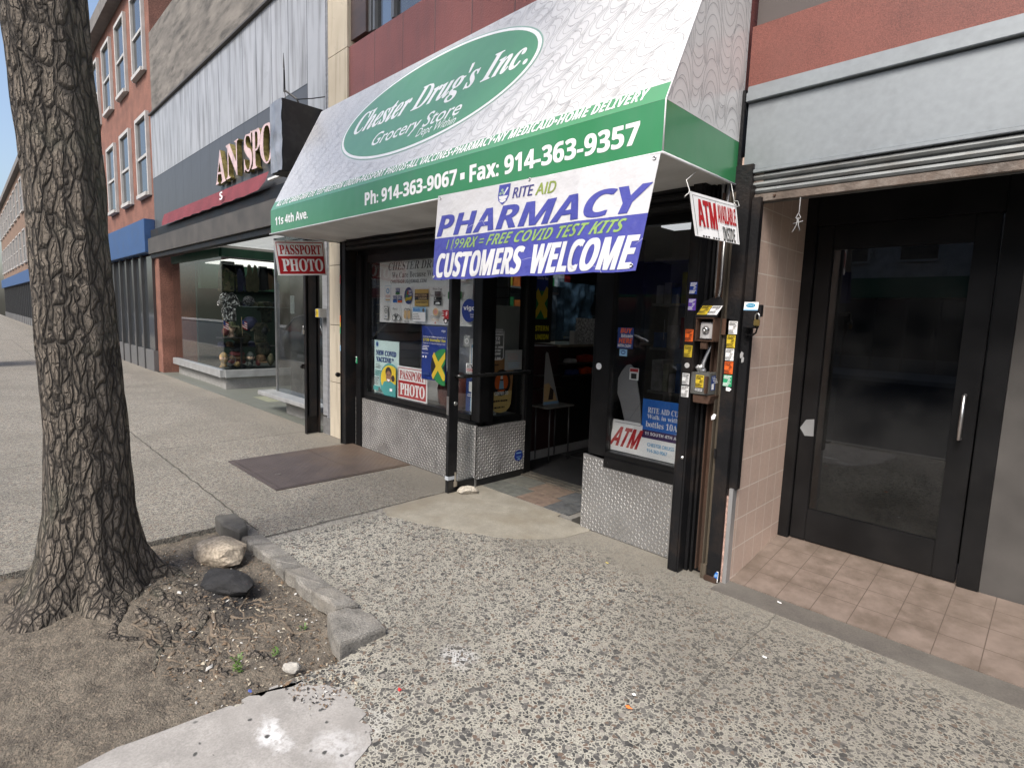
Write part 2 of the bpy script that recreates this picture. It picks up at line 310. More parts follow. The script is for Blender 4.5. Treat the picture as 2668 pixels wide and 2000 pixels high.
def concrete(name,a,b,stain=(.16,.15,.13),paint=None):
    x=mk(name); ma=x.ma
    n=x.noise(7,8,None,.65)['Fac']; col=x.mix(x.mr(n,.3,.7),a,b); col=x.mix(x.mr(x.noise(140,3)['Fac'],.35,.7,0,.4),col,tuple(c*.55 for c in a))
    col=x.mix(x.mr(x.noise(2.3,7,None,.6)['Fac'],.48,.66,0,.55),col,stain)
    v=x.vor(24,x.warp(.02,30)); sp=x.N.new('ShaderNodeSeparateColor'); x.L.new(v['Color'],sp.inputs[0])
    if paint:
        nt_=x.noise(6,7,None,.7)['Fac']; edge=x.mr(x.ma('ADD',x.x,ma('MULTIPLY',ma('SUBTRACT',nt_,.5),.5)),-1.95,-1.55)
        pk=ma('MULTIPLY',ma('MULTIPLY',ma('SUBTRACT',x.mr(sp.outputs[1],0,1,.1,.34),v['Distance']),9,0,True),ma('LESS_THAN',sp.outputs[0],x.mr(edge,0,1,.16,.9))); 
        pk2=pk; w=ma('MAXIMUM',splat(x,-1.9,.72,.12,.05,11,2.6),ma('MULTIPLY',splat(x,-1.70,.86,.13,.09,8,2.6),.5)); w=ma('MULTIPLY',w,x.mr(x.noise(38,6,None,.75)['Fac'],.36,.54)); col=x.mix(w,col,(.66,.66,.66)); col=x.mix(pk2,col,(.06,.06,.058))
    else:
        sp2=ma('MULTIPLY',ma('LESS_THAN',v['Distance'],.12),ma('GREATER_THAN',sp.outputs[0],.94)); col=x.mix(ma('MULTIPLY',sp2,.6),col,(.07,.07,.06))
    x.L.new(col,x.b.inputs['Base Color']); x.b.inputs['Roughness'].default_value=.82; x.bump(ma('ADD',x.noise(60,5)['Fac'],ma('MULTIPLY',n,.6)),.25,.006); return x.m
PEB=pebbles()
def struct(name,g,m,origin=(0,0,0),**k): return tag(obj(name,g,m,None,origin=origin,**k),kind='structure')
g=G(); rr=random.Random(2)
OL=[(-95,-.34),(-4.15,-.34),(-4.15,1.27)]+[(-4.15+.11*k,1.29+rr.uniform(-.012,.012)) for k in range(1,18)]+[(-2.17,1.20)]+[(-2.155+.012*math.sin(k*1.7)+rr.uniform(-.008,.008),1.13-.075*k) for k in range(19)]+[(-2.17,-.34),(9,-.34),(9,3.235),(-95,3.235)]
g.prism(OL,lambda u,v,d=0:Vector((u,v,d)),-.15,0); sw=struct('sidewalk',g,PEB)
g=G(); g.box(-95,9,-.48,-.343,-.3,.004); struct('kerb',g,concrete('kerb_stone',(.22,.21,.2),(.33,.32,.3)))
g=G(); g.box(-160,60,-13.2,-.483,-.4,-.14); struct('road',g,mat('asphalt',(.05,.05,.052),.85,var=.25,scale=3,fine=120,bump=.4,bscale=160))
g=G(); g.box(-160,60,-17,-13.203,-.4,0); struct('far_pavement',g,mat('far_paving',(.3,.29,.27),.85,var=.15,scale=2))
def blobby(pts,n=5,amp=.03,seed=1):
    rr=random.Random(seed); out=[]
    for i,(a,b) in enumerate(pts):
        c,d=pts[(i+1)%len(pts)]
        for k in range(n): t=k/n; out.append((a+(c-a)*t+(rr.uniform(-amp,amp) if k else 0),b+(d-b)*t+(rr.uniform(-amp,amp) if k else 0)))
    return out
flat=lambda z:(lambda u,v,d=0:Vector((u,v,z+d)))
g=G(); P=blobby([(-3.72,2.30),(-3.55,2.25),(-3.17,2.40),(-2.72,2.61),(-2.5,2.82),(-2.40,2.98),(-2.36,3.20)],4,.014,3)[:-3]+[(-2.38,3.24),(-2.46,3.262),(-2.72,3.262),(-2.72,3.32),(-3.70,3.33),(-3.73,3.2),(-3.735,2.6)]
g.prism(P,flat(0),-.01,.004); struct('concrete_patch',g,concrete('patch_concrete',(.235,.215,.175),(.35,.325,.265),(.2,.17,.12)))
g=G(); P=blobby([(-2.25,-.2),(-1.35,-.2),(-1.42,.5),(-1.5,.78),(-1.68,1.0),(-1.92,1.03),(-2.13,.93),(-2.155,.80),(-2.17,.66)],9,.022,5)
g.prism(P,flat(0),-.09,.004); struct('cement_skim',g,concrete('skim_cement',(.27,.258,.24),(.44,.42,.395),(.30,.285,.265),paint=1))
# slate tiles and threshold in the doorway
SL=[((-3.68,3.335,-3.26,3.58),(.12,.125,.11)),((-3.255,3.335,-2.93,3.58),(.185,.135,.105)),((-3.68,3.585,-3.35,3.845),(.14,.14,.12)),((-3.345,3.585,-3.0,3.845),(.20,.15,.115)),((-2.995,3.585,-2.66,3.845),(.11,.115,.117)),((-2.925,3.335,-2.66,3.58),(.085,.088,.09))]
g=G(); ms=[]
for i,((a,b,c,d),col) in enumerate(SL):
    g.box(a,c,b,d,-.05,.006+.0006*i,i); ms.append(mat('slate_%d'%i,col,.6,var=.3,scale=14,bump=.5,bscale=35,dirt=(.2,.16,.11) if i in(1,3) else (.15,.15,.14),dscale=9,damt=.55))
struct('slate_floor',g,ms)
g=G(); g.box(-3.75,-2.6,3.30,3.86,-.06,.002); struct('mortar_bed',g,mat('mortar',(.2,.19,.17),.9))
# ------------------------------------------------------------------ tree pit: soil, kerb blocks, rocks, roots
SOIL=mk('pit_soil'); x=SOIL; c=x.mix(x.mr(x.noise(9,8,None,.75)['Fac'],.3,.7),(.048,.040,.032),(.185,.16,.125)); c=x.mix(x.mr(x.noise(70,4)['Fac'],.5,.72,0,.6),c,(.30,.245,.185)); c=x.mix(splat(x,-3.1,.98,.42,.22,7),c,(.022,.021,.021)); x.L.new(c,x.b.inputs['Base Color']); x.b.inputs['Roughness'].default_value=.95; x.bump(x.ma('ADD',x.noise(40,6)['Fac'],x.noise(120,3)['Fac']),.8,.012); SOIL=x.m
from mathutils import noise as MN
def hsoil(x,y):
    return -.022+.022*MN.noise((x*4,y*4,0))+.014*MN.noise((x*13,y*13,3))+.007*MN.noise((x*37,y*37,5))+.05*math.exp(-((x+3.45)**2+(y-.6)**2)/.18)-.012
g=G(); nx,ny=150,100; x0,x1,y0,y1=-4.5,-2.15,-.15,1.30
def pit(u,v):
    x=x0+(x1-x0)*u; y=y0+(y1-y0)*v
    if u==1: x+=.012*math.sin(y*21)
    # right edge follows the torn slab edge
    return x,y,hsoil(x,y)+.02*(0 if 0<u<1 and 0<v<1 else -.5)
for j in range(ny+1):
    for i in range(nx+1): g.v.append(pit(i/nx,j/ny))
for j in range(ny):
    for i in range(nx): a=j*(nx+1)+i; g.f.append((a,a+1,a+nx+2,a+nx+1)); g.m.append(0)
struct('soil',g,SOIL,smooth=True)
CB=mat('kerb_block_stone',(.20,.19,.17),.85,var=.28,scale=12,fine=150,bump=.5,bscale=70,dirt=(.33,.30,.25),dscale=5,damt=.4)
def block(name,label,outline,h,m,cat='edging block',group=None,slope=None,ins=.012,seed=0,origin=None):
    rr=random.Random(seed); g=G(); n=len(outline); cx=sum(p[0] for p in outline)/n; cy=sum(p[1] for p in outline)/n
    top=[]
    for x,y in outline:
        dx,dy=cx-x,cy-y; L=math.hypot(dx,dy); z=h+(slope(x,y) if slope else 0)+rr.uniform(-.004,.004); top.append((x+dx/L*ins,y+dy/L*ins,z))
    vs=[(x,y,-.03) for x,y in outline]+[(x,y,max(.004,t[2]-.014)) for (x,y),t in zip(outline,top)]+top; fs=[tuple(range(n))[::-1],tuple(range(2*n,3*n))]
    for r in (0,n): fs+=[(r+i,r+(i+1)%n,r+n+(i+1)%n,r+n+i) for i in range(n)]
    g.add(vs,fs); o=obj(name,g,m,None,bevel=.004); return tag(o,label,cat,group)
xs=[-3.93,-3.80,-3.58,-3.32,-3.095,-2.745,-2.48]
LB=['short stone kerb block at the far end of the tree pit edging','second kerb block from the far end of the tree pit edging','cracked kerb block beside the pavement joint at the tree pit','middle kerb block of the tree pit edging with chipped inner side','long kerb block of the tree pit edging, fourth from the pointed end','kerb block of the tree pit edging, tilted, second before the pointed end block','kerb block tucked under the pointed end block of the tree pit edging']
for i in range(6):
    a,b=xs[i]+.004,xs[i+1]-.006; o_=.006*((i*7)%3-1)
    inn=blobby([(b,1.262+o_),(a,1.258-o_)],6,.013,i)[:6]+[(a,1.258-o_)]
    block('kerb_block',LB[i],[(a,1.392),(b,1.392+o_)]+inn,.020+.006*i,CB,group='kerb blocks edging the tree pit',slope=lambda x,y:-(y-1.3)*.14,seed=i)
block('kerb_block',LB[6],[(-2.476,1.40),(-2.30,1.40),(-2.33,1.25),(-2.47,1.24)],.040,CB,group='kerb blocks edging the tree pit',slope=lambda x,y:-(y-1.3)*.2,seed=9)
block('end_stone','large pointed grey kerb stone at the pavement end of the tree pit','x' and [(-2.44,1.30),(-2.34,1.385),(-2.19,1.378),(-2.175,1.13),(-2.26,1.135),(-2.425,1.19)],.062,CB,'kerb stone',slope=lambda x,y:(x+2.2)*-.10-(y-1.2)*.12,ins=.006,seed=4)
block('corner_block','dark upright kerb block at the far inner corner of the tree pit',[(-4.12,1.33),(-3.92,1.33),(-3.80,1.30),(-3.76,1.235),(-3.95,1.19),(-4.15,1.2)],.085,mat('dark_stone',(.10,.095,.085),.9,var=.3,scale=10,bump=.5,bscale=60),seed=6)
def rock(name,label,c,r,m,seed,cat='rock',rot=0,sub=3,jag=.28):
    bm=bmesh.new(); bmesh.ops.create_icosphere(bm,subdivisions=sub,radius=1); rr=random.Random(seed)
    pl=[Vector((rr.gauss(0,1),rr.gauss(0,1),rr.gauss(0,.8))).normalized() for _ in range(14)]
    for v in bm.verts:
        p=v.co.normalized(); s=1
        for q in pl:
            d=p.dot(q)
            if d>.55: s=min(s,.72/d*1.05)
        p=p*s*(1+.07*MN.noise(p*3+Vector((seed,0,0)))+.03*MN.noise(p*9)); x,y=p.x*r[0],p.y*r[1]; ca,sa=math.cos(rot),math.sin(rot)
        v.co=(c[0]+x*ca-y*sa,c[1]+x*sa+y*ca,c[2]+p.z*r[2])
    g=G(); g.v=[tuple(v.co) for v in bm.verts]; g.f=[tuple(q.index for q in f.verts) for f in bm.faces]; g.m=[0]*len(g.f); bm.free()
    o=obj(name,g,m); return tag(o,label,cat)
TANR=mat('tan_rock',(.40,.34,.26),.9,var=.25,scale=9,fine=60,bump=.6,bscale=35,dirt=(.2,.15,.1),damt=.5)
rock('rock','broad tan rock lying in the tree pit behind the kerb blocks',(-3.63,1.07,.035),(.23,.16,.075),TANR,11,rot=.3)
rock('door_stop_stone','pale rough stone wedged on the ground against the open door',(-3.605,3.085,.033),(.105,.062,.042),mat('pale_stone',(.45,.41,.34),.9,var=.18,scale=14,fine=70,bump=.6,bscale=40),21,'stone',rot=.9)
rock('pebble','whitish crushed lump at the bottom edge of the tree pit',(-2.22,.93,.018),(.045,.03,.024),mat('chalk_lump',(.40,.38,.34),.9,var=.25,scale=30,bump=.6),31,'stone',rot=.6)
rock('charred_lump','black charred lump of wood in the tree pit beside the tan rock',(-3.2,.98,.02),(.24,.12,.06),mat('charcoal',(.018,.018,.019),.85,var=.5,scale=14,bump=1,bscale=30),41,'charred wood',rot=.2)
# ------------------------------------------------------------------ street tree with roots, limbs and leaves
BARK=mk('bark'); x=BARK; mp=x.N.new('ShaderNodeMapping'); mp.inputs['Scale'].default_value=(1,1,.22); x.L.new(x.warp(.05,9),mp.inputs[0]); e=x.vor(26,mp.outputs[0],'DISTANCE_TO_EDGE')[0]; e2=x.vor(60,mp.outputs[0],'DISTANCE_TO_EDGE')[0]; cr=x.ma('MULTIPLY',x.mr(e,.0,.16),x.mr(e2,0,.12,.6,1)); c=x.mix(x.noise(12,7,None,.7)['Fac'],(.115,.095,.075),(.24,.205,.165)); c=x.mix(cr,(.035,.03,.025),c); c=x.mix(x.mr(x.noise(2.5,6)['Fac'],.55,.75,0,.45),c,(.17,.18,.13)); x.L.new(c,x.b.inputs['Base Color']); x.b.inputs['Roughness'].default_value=.95; x.bump(x.ma('ADD',cr,x.ma('MULTIPLY',x.noise(60,5)['Fac'],.5)),1,.02); BARK=x.m
ROOTM=mat('root_bark',(.165,.13,.095),.95,var=.35,scale=16,bump=.9,bscale=45,dirt=(.09,.07,.05),damt=.5,dscale=8)
def wander(a,b,n,amp,seed,z0=.0,z1=-.01):
    rr=random.Random(seed); out=[]; px=rr.uniform(0,9)
    for i in range(n+1):
        t=i/n; x=a[0]+(b[0]-a[0])*t; y=a[1]+(b[1]-a[1])*t; L=math.hypot(b[0]-a[0],b[1]-a[1]); nx,ny=-(b[1]-a[1])/L,(b[0]-a[0])/L
        w=amp*(MN.noise((t*3+px,px,0))*1.4+.4*MN.noise((t*9+px,px,4)))*min(1,4*t)
        X,Y=x+nx*w,y+ny*w; out.append((X,Y,hsoil(X,Y)+z0+(z1-z0)*t))
    return out
TR=thing('street_tree','street tree with spreading surface roots in the bare tree pit','tree',(-3.62,.42,0))
g=G(); AX=[(-3.62,.42,-.08,.40),(-3.62,.42,.0,.34),(-3.62,.42,.08,.275),(-3.61,.42,.2,.225),(-3.6,.43,.45,.19),(-3.59,.43,.9,.175),(-3.58,.42,1.6,.165),(-3.6,.38,2.8,.155),(-3.63,.34,4.2,.14),(-3.62,.3,5.4,.11)]
def axis(z):
    for p,q in zip(AX,AX[1:]):
        if z<=q[2]: t=max(0,(z-p[2])/(q[2]-p[2])); return [p[k]+(q[k]-p[k])*t for k in(0,1,3)]
    return AX[-1][0],AX[-1][1],AX[-1][3]
NA,NZ=72,170
for i in range(NZ+1):
    z=-.08+5.48*(i/NZ)**1.25; cx,cy,r=axis(z); fl=math.exp(-max(0,z)/.22)
    for j in range(NA):
        a=2*math.pi*j/NA; ca,sa=math.cos(a),math.sin(a)
        rg=abs(MN.noise((ca*5.5,sa*5.5,z*1.1)))+.6*abs(MN.noise((ca*11,sa*11,z*2.6+7))); rr_=r*(1+fl*(.16*math.sin(5*a+.7)+.09*math.sin(9*a+2)))+.020*(rg-.35)+.03*MN.noise((ca*1.5,sa*1.5,z*.9))
        g.v.append((cx+ca*rr_,cy+sa*rr_,z))
for i in range(NZ):
    for j in range(NA): g.f.append((i*NA+j,i*NA+(j+1)%NA,(i+1)*NA+(j+1)%NA,(i+1)*NA+j)); g.m.append(0)
rr=random.Random(5); limbs=[]
for i in range(11):
    a=i*2.4+rr.uniform(-.3,.3); z=4.3+i*.16; p=Vector((-3.62,.33,z)); pts=[p]; L=rr.uniform(1.9,3.0); el=rr.uniform(.5,.9)
    for k in range(1,6): 
        q=pts[-1]+Vector((math.cos(a)*math.cos(el),math.sin(a)*math.cos(el),math.sin(el)))*L/5; a+=rr.uniform(-.3,.3); el+=rr.uniform(-.2,.12); pts.append(q)
    g.tube(pts,[.08-.013*k for k in range(6)],6); limbs.append(pts)
    for k in (2,3,4,5):
        for s in range(2):
            b=a+rr.choice((-1,1))*rr.uniform(.5,1.2); q=pts[k]; e=q+Vector((math.cos(b)*.8,math.sin(b)*.8,rr.uniform(.1,.7))); m_=(q+e)/2+Vector((0,0,.1)); g.tube([q,m_,e],[.022,.014,.006],5); limbs.append([q,m_,e])
obj('trunk',g,BARK,TR,smooth=True)
g=G(); LEAF=[mat('leaf_light',(.13,.19,.045),.55,var=.25,scale=3),mat('leaf_dark',(.05,.09,.025),.55,var=.25,scale=3)]
for _ in range(2600):
    pl=rr.choice(limbs); t=rr.randrange(1,len(pl)); c=Vector(pl[t]).lerp(Vector(pl[t-1]),rr.random())+Vector((rr.gauss(0,.22),rr.gauss(0,.22),rr.gauss(0,.18)))
    if c.z<5.15: continue
    a=Vector((rr.gauss(0,1),rr.gauss(0,1),rr.gauss(0,.6))).normalized(); b=a.cross(Vector((rr.gauss(0,1),rr.gauss(0,1),rr.gauss(0,1)))).normalized(); s=rr.uniform(.05,.1)
    g.add([c-a*s,c+b*s*.5,c+a*s*1.1,c-b*s*.5],[(0,1,2,3)],rr.random()<.5)
obj('crown',g,LEAF,TR)
XR=random.Random(23)
RT=[((X_:=XR.uniform(-3.2,-2.5),Y_:=XR.uniform(.5,1.1)),(X_+XR.uniform(.12,.5),Y_+XR.uniform(-.22,.22)),XR.uniform(.006,.014),XR.uniform(.03,.12)) for _ in range(34)]+[((-3.35,.66),(-2.42,.80),.045,.15),((-3.3,.7),(-2.6,1.14),.03,.2),((-3.4,.75),(-2.7,.98),.035,.12),((-3.2,.55),(-2.24,.80),.04,.16),((-2.5,.86),(-2.3,.94),.04,.05),((-3.3,.5),(-2.3,.62),.04,.2),((-2.9,.8),(-2.35,.87),.018,.08),((-2.62,.96),(-2.50,1.02),.012,.03),((-2.8,.95),(-2.47,.90),.016,.06),((-2.56,.80),(-2.36,.74),.012,.05),((-3.0,.68),(-2.5,.70),.022,.14),((-2.9,.9),(-2.45,1.08),.012,.1),((-2.7,.7),(-2.3,.70),.014,.1),((-3.5,.8),(-3.0,1.15),.03,.1),((-2.85,1.0),(-2.62,1.17),.009,.05)]
for i,(a,b,r,amp) in enumerate(RT):
    b=(min(b[0],-2.20),min(b[1],1.2)); g=G(); p=wander(a,b,16,amp,i,.012,-.004); p=[(a,b,c-.006) for a,b,c in p]; g.tube(p,[r*.62*(1-.8*k/16)*(1+.25*math.sin(k*1.7+i)+.15*math.sin(k*3.1)) for k in range(17)],9); g.v=[(a,b,(c-hsoil(a,b))*.62+hsoil(a,b)) for a,b,c in g.v]; obj('root',g,BARK if r>.02 else ROOTM,TR,smooth=True)
# bits of litter in the pit and on the pavement
rr=random.Random(17); g=G(); chips=[mat('chip_pale',(.42,.37,.28),.8,var=.2),mat('chip_brown',(.16,.11,.07),.9),mat('chip_white',(.5,.49,.46),.7),mat('chip_dark',(.05,.045,.04),.9)]
for _ in range(2200):
    x=rr.uniform(-4.0,-2.16) if rr.random()<.9 else rr.uniform(-2.2,-1.9); y=rr.uniform(.55,1.25) 
    if x>-2.17: y=rr.uniform(.85,1.1)
    s=rr.uniform(.0018,.0055)*(2.6 if rr.random()<.03 else 1); a=rr.uniform(0,6.28); z=(hsoil(x,y) if x<-2.17 else .004)+.004; l=s*rr.uniform(1,2.6)
    c,d=math.cos(a),math.sin(a); t=rr.uniform(-.4,.4)
    vs=[(x+c*l,y+d*l,z+t*l),(x-d*s,y+c*s,z+.003),(x-c*l,y-d*l,z-t*l*.5),(x+d*s,y-c*s,z+.001),(x,y,z+s*.7)]
    g.add(vs,[(0,1,4),(1,2,4),(2,3,4),(3,0,4),(3,2,1,0)],rr.choices((0,1,2,3),(2,6,1,4))[0])
tag(obj('wood_chips',g,chips,None,origin=(-2.9,.9,0)),'scattered wood chips and grit over the bare soil of the tree pit','wood chips',kind='stuff')
def scrap(label,x,y,s,col,seed,z=.004,name='litter',cat='litter'):
    rr=random.Random(seed); g=G(); n=7; vs=[]
    for i in range(n):
        a=6.283*i/n; q=.72*s*rr.uniform(.5,1.1); vs.append((x+q*math.cos(a)*1.5,y+q*math.sin(a)*.8,z+rr.uniform(.001,s*.4)))
    vs+= [(a,b,c+.0015) for a,b,c in vs]; vs.append((x,y,z+s*.45))
    g.add(vs,[tuple(range(n))[::-1]]+[(i,(i+1)%n,n+(i+1)%n,n+i) for i in range(n)]+[(n+i,n+(i+1)%n,2*n) for i in range(n)])
    return tag(obj(name,g,mat('litter_'+name+str(seed),col,.5,var=.15)),label,cat)
scrap('small red scrap lying on the pebbled pavement',-1.803,1.2,.014,(.55,.03,.03),1)
scrap('crumpled orange scrap lying on the pebbled pavement',-1.099,1.821,.016,(.8,.2,.04),2)
scrap('thin white paper strip on the pavement towards the tiled entrance',-.857,2.591,.016,(.8,.8,.78),3)
scrap('white scrap beside the grimy strip before the tiled entrance',-1.0,3.187,.014,(.8,.8,.78),4)
scrap('square white scrap lying next to the orange scrap',-1.127,1.904,.010,(.85,.85,.83),5)
scrap('yellow straw on the pavement before the right tread plate',-1.95,2.86,.013,(.6,.5,.12),6)
scrap('blue and white crumpled wrapper at the edge of the tree pit',-2.19,.741,.016,(.08,.12,.4),7,z=.012)
def weed(label,x,y,h,n,seed):
    rr=random.Random(seed); g=G()
    for i in range(n):
        z=h*i/n; a=rr.uniform(0,6.28); l=rr.uniform(.015,.03); c,d=math.cos(a),math.sin(a); b=(x+rr.uniform(-.008,.008),y+rr.uniform(-.008,.008),hsoil(x,y)+z)
        g.add([b,(b[0]+c*l*.6-d*.005,b[1]+d*l*.6+c*.005,b[2]+l*.6),(b[0]+c*l,b[1]+d*l,b[2]+l*.5),(b[0]+c*l*.6+d*.005,b[1]+d*l*.6-c*.005,b[2]+l*.55)],[(0,1,2,3)])
    return tag(obj('weed',g,mat('weed_green',(.085,.16,.03),.5,var=.3,scale=30)),label,'weed',origin_group) if False else tag(obj('weed',g,mat('weed_green',(.085,.16,.03),.5,var=.3,scale=30)),label,'weed')
weed('upright green weed between the roots at the left of the tree pit',-2.40,.765,.07,46,1)
weed('low pale weed beside a whitish patch in the middle of the tree pit',-2.423,.94,.02,14,2)
weed('tiny green sprout in the tree pit near the kerb blocks',-2.56,1.13,.015,10,3)
# ------------------------------------------------------------------ steel cellar hatch
HT=thing('cellar_hatch','brown steel tread plate cellar hatch set in the pavement','cellar hatch',(-5.29,2.56,0))
HM=mk('hatch_steel'); x=HM; c=x.mix(x.noise(5,6)['Fac'],(.075,.062,.06),(.15,.125,.12)); rf=x.ma('MULTIPLY',x.mr(x.ma('ADD',x.y,x.ma('MULTIPLY',x.noise(3,5)['Fac'],.9)),2.75,3.75,0,1,True),1); c=x.mix(x.ma('MULTIPLY',rf,.75),c,(.19,.135,.09)); c=x.mix(x.mr(x.noise(16,5)['Fac'],.55,.75,0,.3),c,(.22,.17,.13)); x.L.new(c,x.b.inputs['Base Color']); x.b.inputs['Metallic'].default_value=.35; x.b.inputs['Roughness'].default_value=.5; x.bump(x.noise(90,3)['Fac'],.15,.004); HM=x.m
X0,X1,Y0,Y1=-5.90,-4.68,1.845,3.22
g=G(); g.box(X0+.04,X1-.03,Y0+.045,2.655,-.02,.012); f=frame((X0+.04,Y0+.045,.0121),(X1-X0-.07,0,0),(0,2.655-Y0-.045,0)); lozenges(g,f,X1-X0-.07,.77,.032,ht=.0016); obj('hatch_leaf',g,HM,HT)
g=G(); g.box(X0+.04,X1-.03,2.661,Y1-.01,-.02,.0125); f=frame((X0+.04,2.661,.0126),(X1-X0-.07,0,0),(0,Y1-2.671,0)); lozenges(g,f,X1-X0-.07,.55,.032,ht=.0016); obj('hatch_leaf',g,HM,HT)
g=G(); g.box(X0,X0+.036,Y0,Y1,-.02,.010); g.box(X1-.027,X1,Y0,Y1,-.02,.010); g.box(X0+.037,X1-.028,Y0,Y0+.042,-.02,.010); obj('hatch_frame',g,HM,HT,bevel=.003)
g=G(); g.lathe([(.028,.0125),(.028,.0165),(.02,.018),(.019,.0135)],(-5.12,2.04,0),16); obj('lift_ring',g,mat('worn_ring',(.2,.18,.17),.4,.6),HT)
# ------------------------------------------------------------------ the pharmacy building
Y=3.24
BD=thing('shop_building','brown panelled shop building with black storefront behind the green and white awning','building',(-3.8,3.24,0))
REDP=mk('red_panels'); x=REDP; s=x.ma('SUBTRACT',x.ma('ADD',x.x,100.263),0); fr=x.ma('FRACT',x.ma('DIVIDE',s,.521)); seam=x.mr(x.ma('ABSOLUTE',x.ma('SUBTRACT',fr,.5)),.485,.497); c=x.mix(x.noise(3,6)['Fac'],(.15,.052,.045),(.25,.085,.07)); st=x.N.new('ShaderNodeMapping'); st.inputs['Scale'].default_value=(1,1,.12); x.L.new(x.P,st.inputs[0]); c=x.mix(x.mr(x.noise(9,5,st.outputs[0])['Fac'],.5,.75,0,.45),c,(.13,.06,.055)); c=x.mix(x.ma('MULTIPLY',seam,.75),c,(.035,.02,.018)); x.L.new(c,x.b.inputs['Base Color']); x.b.inputs['Roughness'].default_value=.5; x.bump(x.ma('SUBTRACT',x.ma('MULTIPLY',x.noise(70,4)['Fac'],1),x.ma('MULTIPLY',seam,3)),.5,.008); REDP=x.m
g=G(); g.box(-5.98,-1.47,Y,Y+.25,2.5,4.46); obj('upper_wall',g,REDP,BD); obj('steel_edge',G().box(-1.455,-1.438,Y-.03,Y+.02,2.30,2.86),BLKR,BD)
STONE=mk('pier_stone'); x=STONE; c=x.mix(x.noise(3,6)['Fac'],(.40,.345,.26),(.58,.52,.41)); st=x.N.new('ShaderNodeMapping'); st.inputs['Scale'].default_value=(1,1,.1); x.L.new(x.P,st.inputs[0]); c=x.mix(x.mr(x.noise(14,6,st.outputs[0])['Fac'],.5,.72,0,.6),c,(.27,.225,.165)); c=x.mix(x.mr(x.noise(6,7,None,.7)['Fac'],.6,.72,0,.5),c,(.12,.10,.085)); x.L.new(c,x.b.inputs['Base Color']); x.b.inputs['Roughness'].default_value=.8; x.bump(x.noise(60,4)['Fac'],.2,.006); STONE=x.m
g=G(); zz=[0,.69,1.39,2.10,2.80,3.63,4.46,5.6,7.2]
for a,b in zip(zz,zz[1:]): g.box(-6.435,-5.985,Y-.02,Y+.4,a+.004,b-.004)
g.box(-6.43,-5.99,Y-.012,Y+.39,0,7.2,1); obj('stone_pier',g,[STONE,mat('joint',(.05,.04,.035),.9)],BD)
# upper window
UW=obj('upper_window',G().box(-5.975,-1.45,Y+.09,Y+.16,4.465,4.53).box(-5.975,-5.66,Y+.02,Y+.16,4.531,6.6,1).box(-5.655,-5.60,Y+.05,Y+.16,4.531,6.6).box(-5.585,-5.545,Y+.06,Y+.16,4.531,6.6).box(-5.23,-5.18,Y+.06,Y+.16,4.531,6.6).box(-3.4,-3.35,Y+.06,Y+.16,4.531,6.6).box(-1.6,-1.45,Y+.02,Y+.16,4.531,6.6,1).box(-5.975,-1.45,Y+.02,Y+.3,6.601,7.4,1),[mat('window_metal',(.16,.165,.17),.4,.5),mat('brown_metal',(.06,.04,.035),.5,var=.25,scale=3,streak=.2)],BD)
obj('pane',G().box(-5.54,-5.235,Y+.10,Y+.106,4.54,6.6).box(-5.175,-3.41,Y+.10,Y+.106,4.54,6.6).box(-3.34,-1.61,Y+.10,Y+.106,4.54,6.6),glass('upper_glass',(.55,.57,.58),2.6),UW)
obj('curtain',G().box(-5.54,-1.6,Y+.30,Y+.33,4.53,6.6),mat('grey_curtain',(.28,.29,.30),.9,var=.2,scale=3,streak=.1),UW)
# storefront frame
g=G()
g.box(-5.85,-1.575,Y+.03,Y+.12,2.19,2.50)                       # header
g.box(-5.85,-5.62,Y+.02,Y+.14,.573,2.189); g.box(-5.80,-5.69,Y-.02,Y+.018,.0,2.188)
g.box(-5.618,-3.79,Y+.015,Y+.14,.60,.655); g.box(-5.618,-3.70,Y-.005,Y+.10,.575,.598)
g.box(-5.618,-3.79,Y+.02,Y+.14,2.10,2.188)
g.box(-3.788,-3.67,Y+.02,Y+.14,.599,2.188)                       # corner post
g.box(-3.80,-3.70,Y+.142,Y+.22,.55,2.188); g.box(-3.80,-3.73,Y+.221,3.88,.555,.61); g.box(-3.80,-3.73,Y+.221,3.88,2.1,2.188)
g.box(-3.82,-3.685,3.881,3.97,0,2.188); g.box(-3.684,-2.70,3.885,3.97,2.06,2.188); g.box(-2.78,-2.68,3.885,3.97,.02,2.059)
g.box(-2.43,-2.29,Y+.02,Y+.15,.57,2.188); g.box(-2.455,-2.432,Y+.03,Y+.12,.57,2.188)
g.box(-2.288,-1.655,Y+.015,Y+.14,.555,.615); g.box(-2.288,-1.655,Y-.004,Y+.013,.50,.575); g.box(-2.288,-1.655,Y+.03,Y+.13,2.28,2.5)
obj('storefront_frame',g,BLACK,BD,bevel=.004)
g=G(); g.box(-5.85,-1.66,Y-.10,Y+.028,2.24,2.42)
for k in range(4): g.tube([(-5.84,Y-.10,2.255+.05*k),(-1.67,Y-.10,2.255+.05*k)],.022,8)
obj('rolled_gate',g,BLKR,BD,auto=40)
g=G(); g.box(-5.618,-3.79,Y+.05,Y+.057,.656,2.10); wp=obj('window_pane',g,glass('shop_glass',(.97,.98,.975),1.6),BD)
g=G(); g.box(-3.766,-3.76,Y+.222,3.88,.611,2.10); obj('window_pane',g,glass('shop_glass'),BD)
g=G(); g.box(-2.288,-1.655,Y+.05,Y+.057,.616,2.28); obj('window_pane',g,glass('shop_glass_right',(.94,.95,.95),1.9),BD)
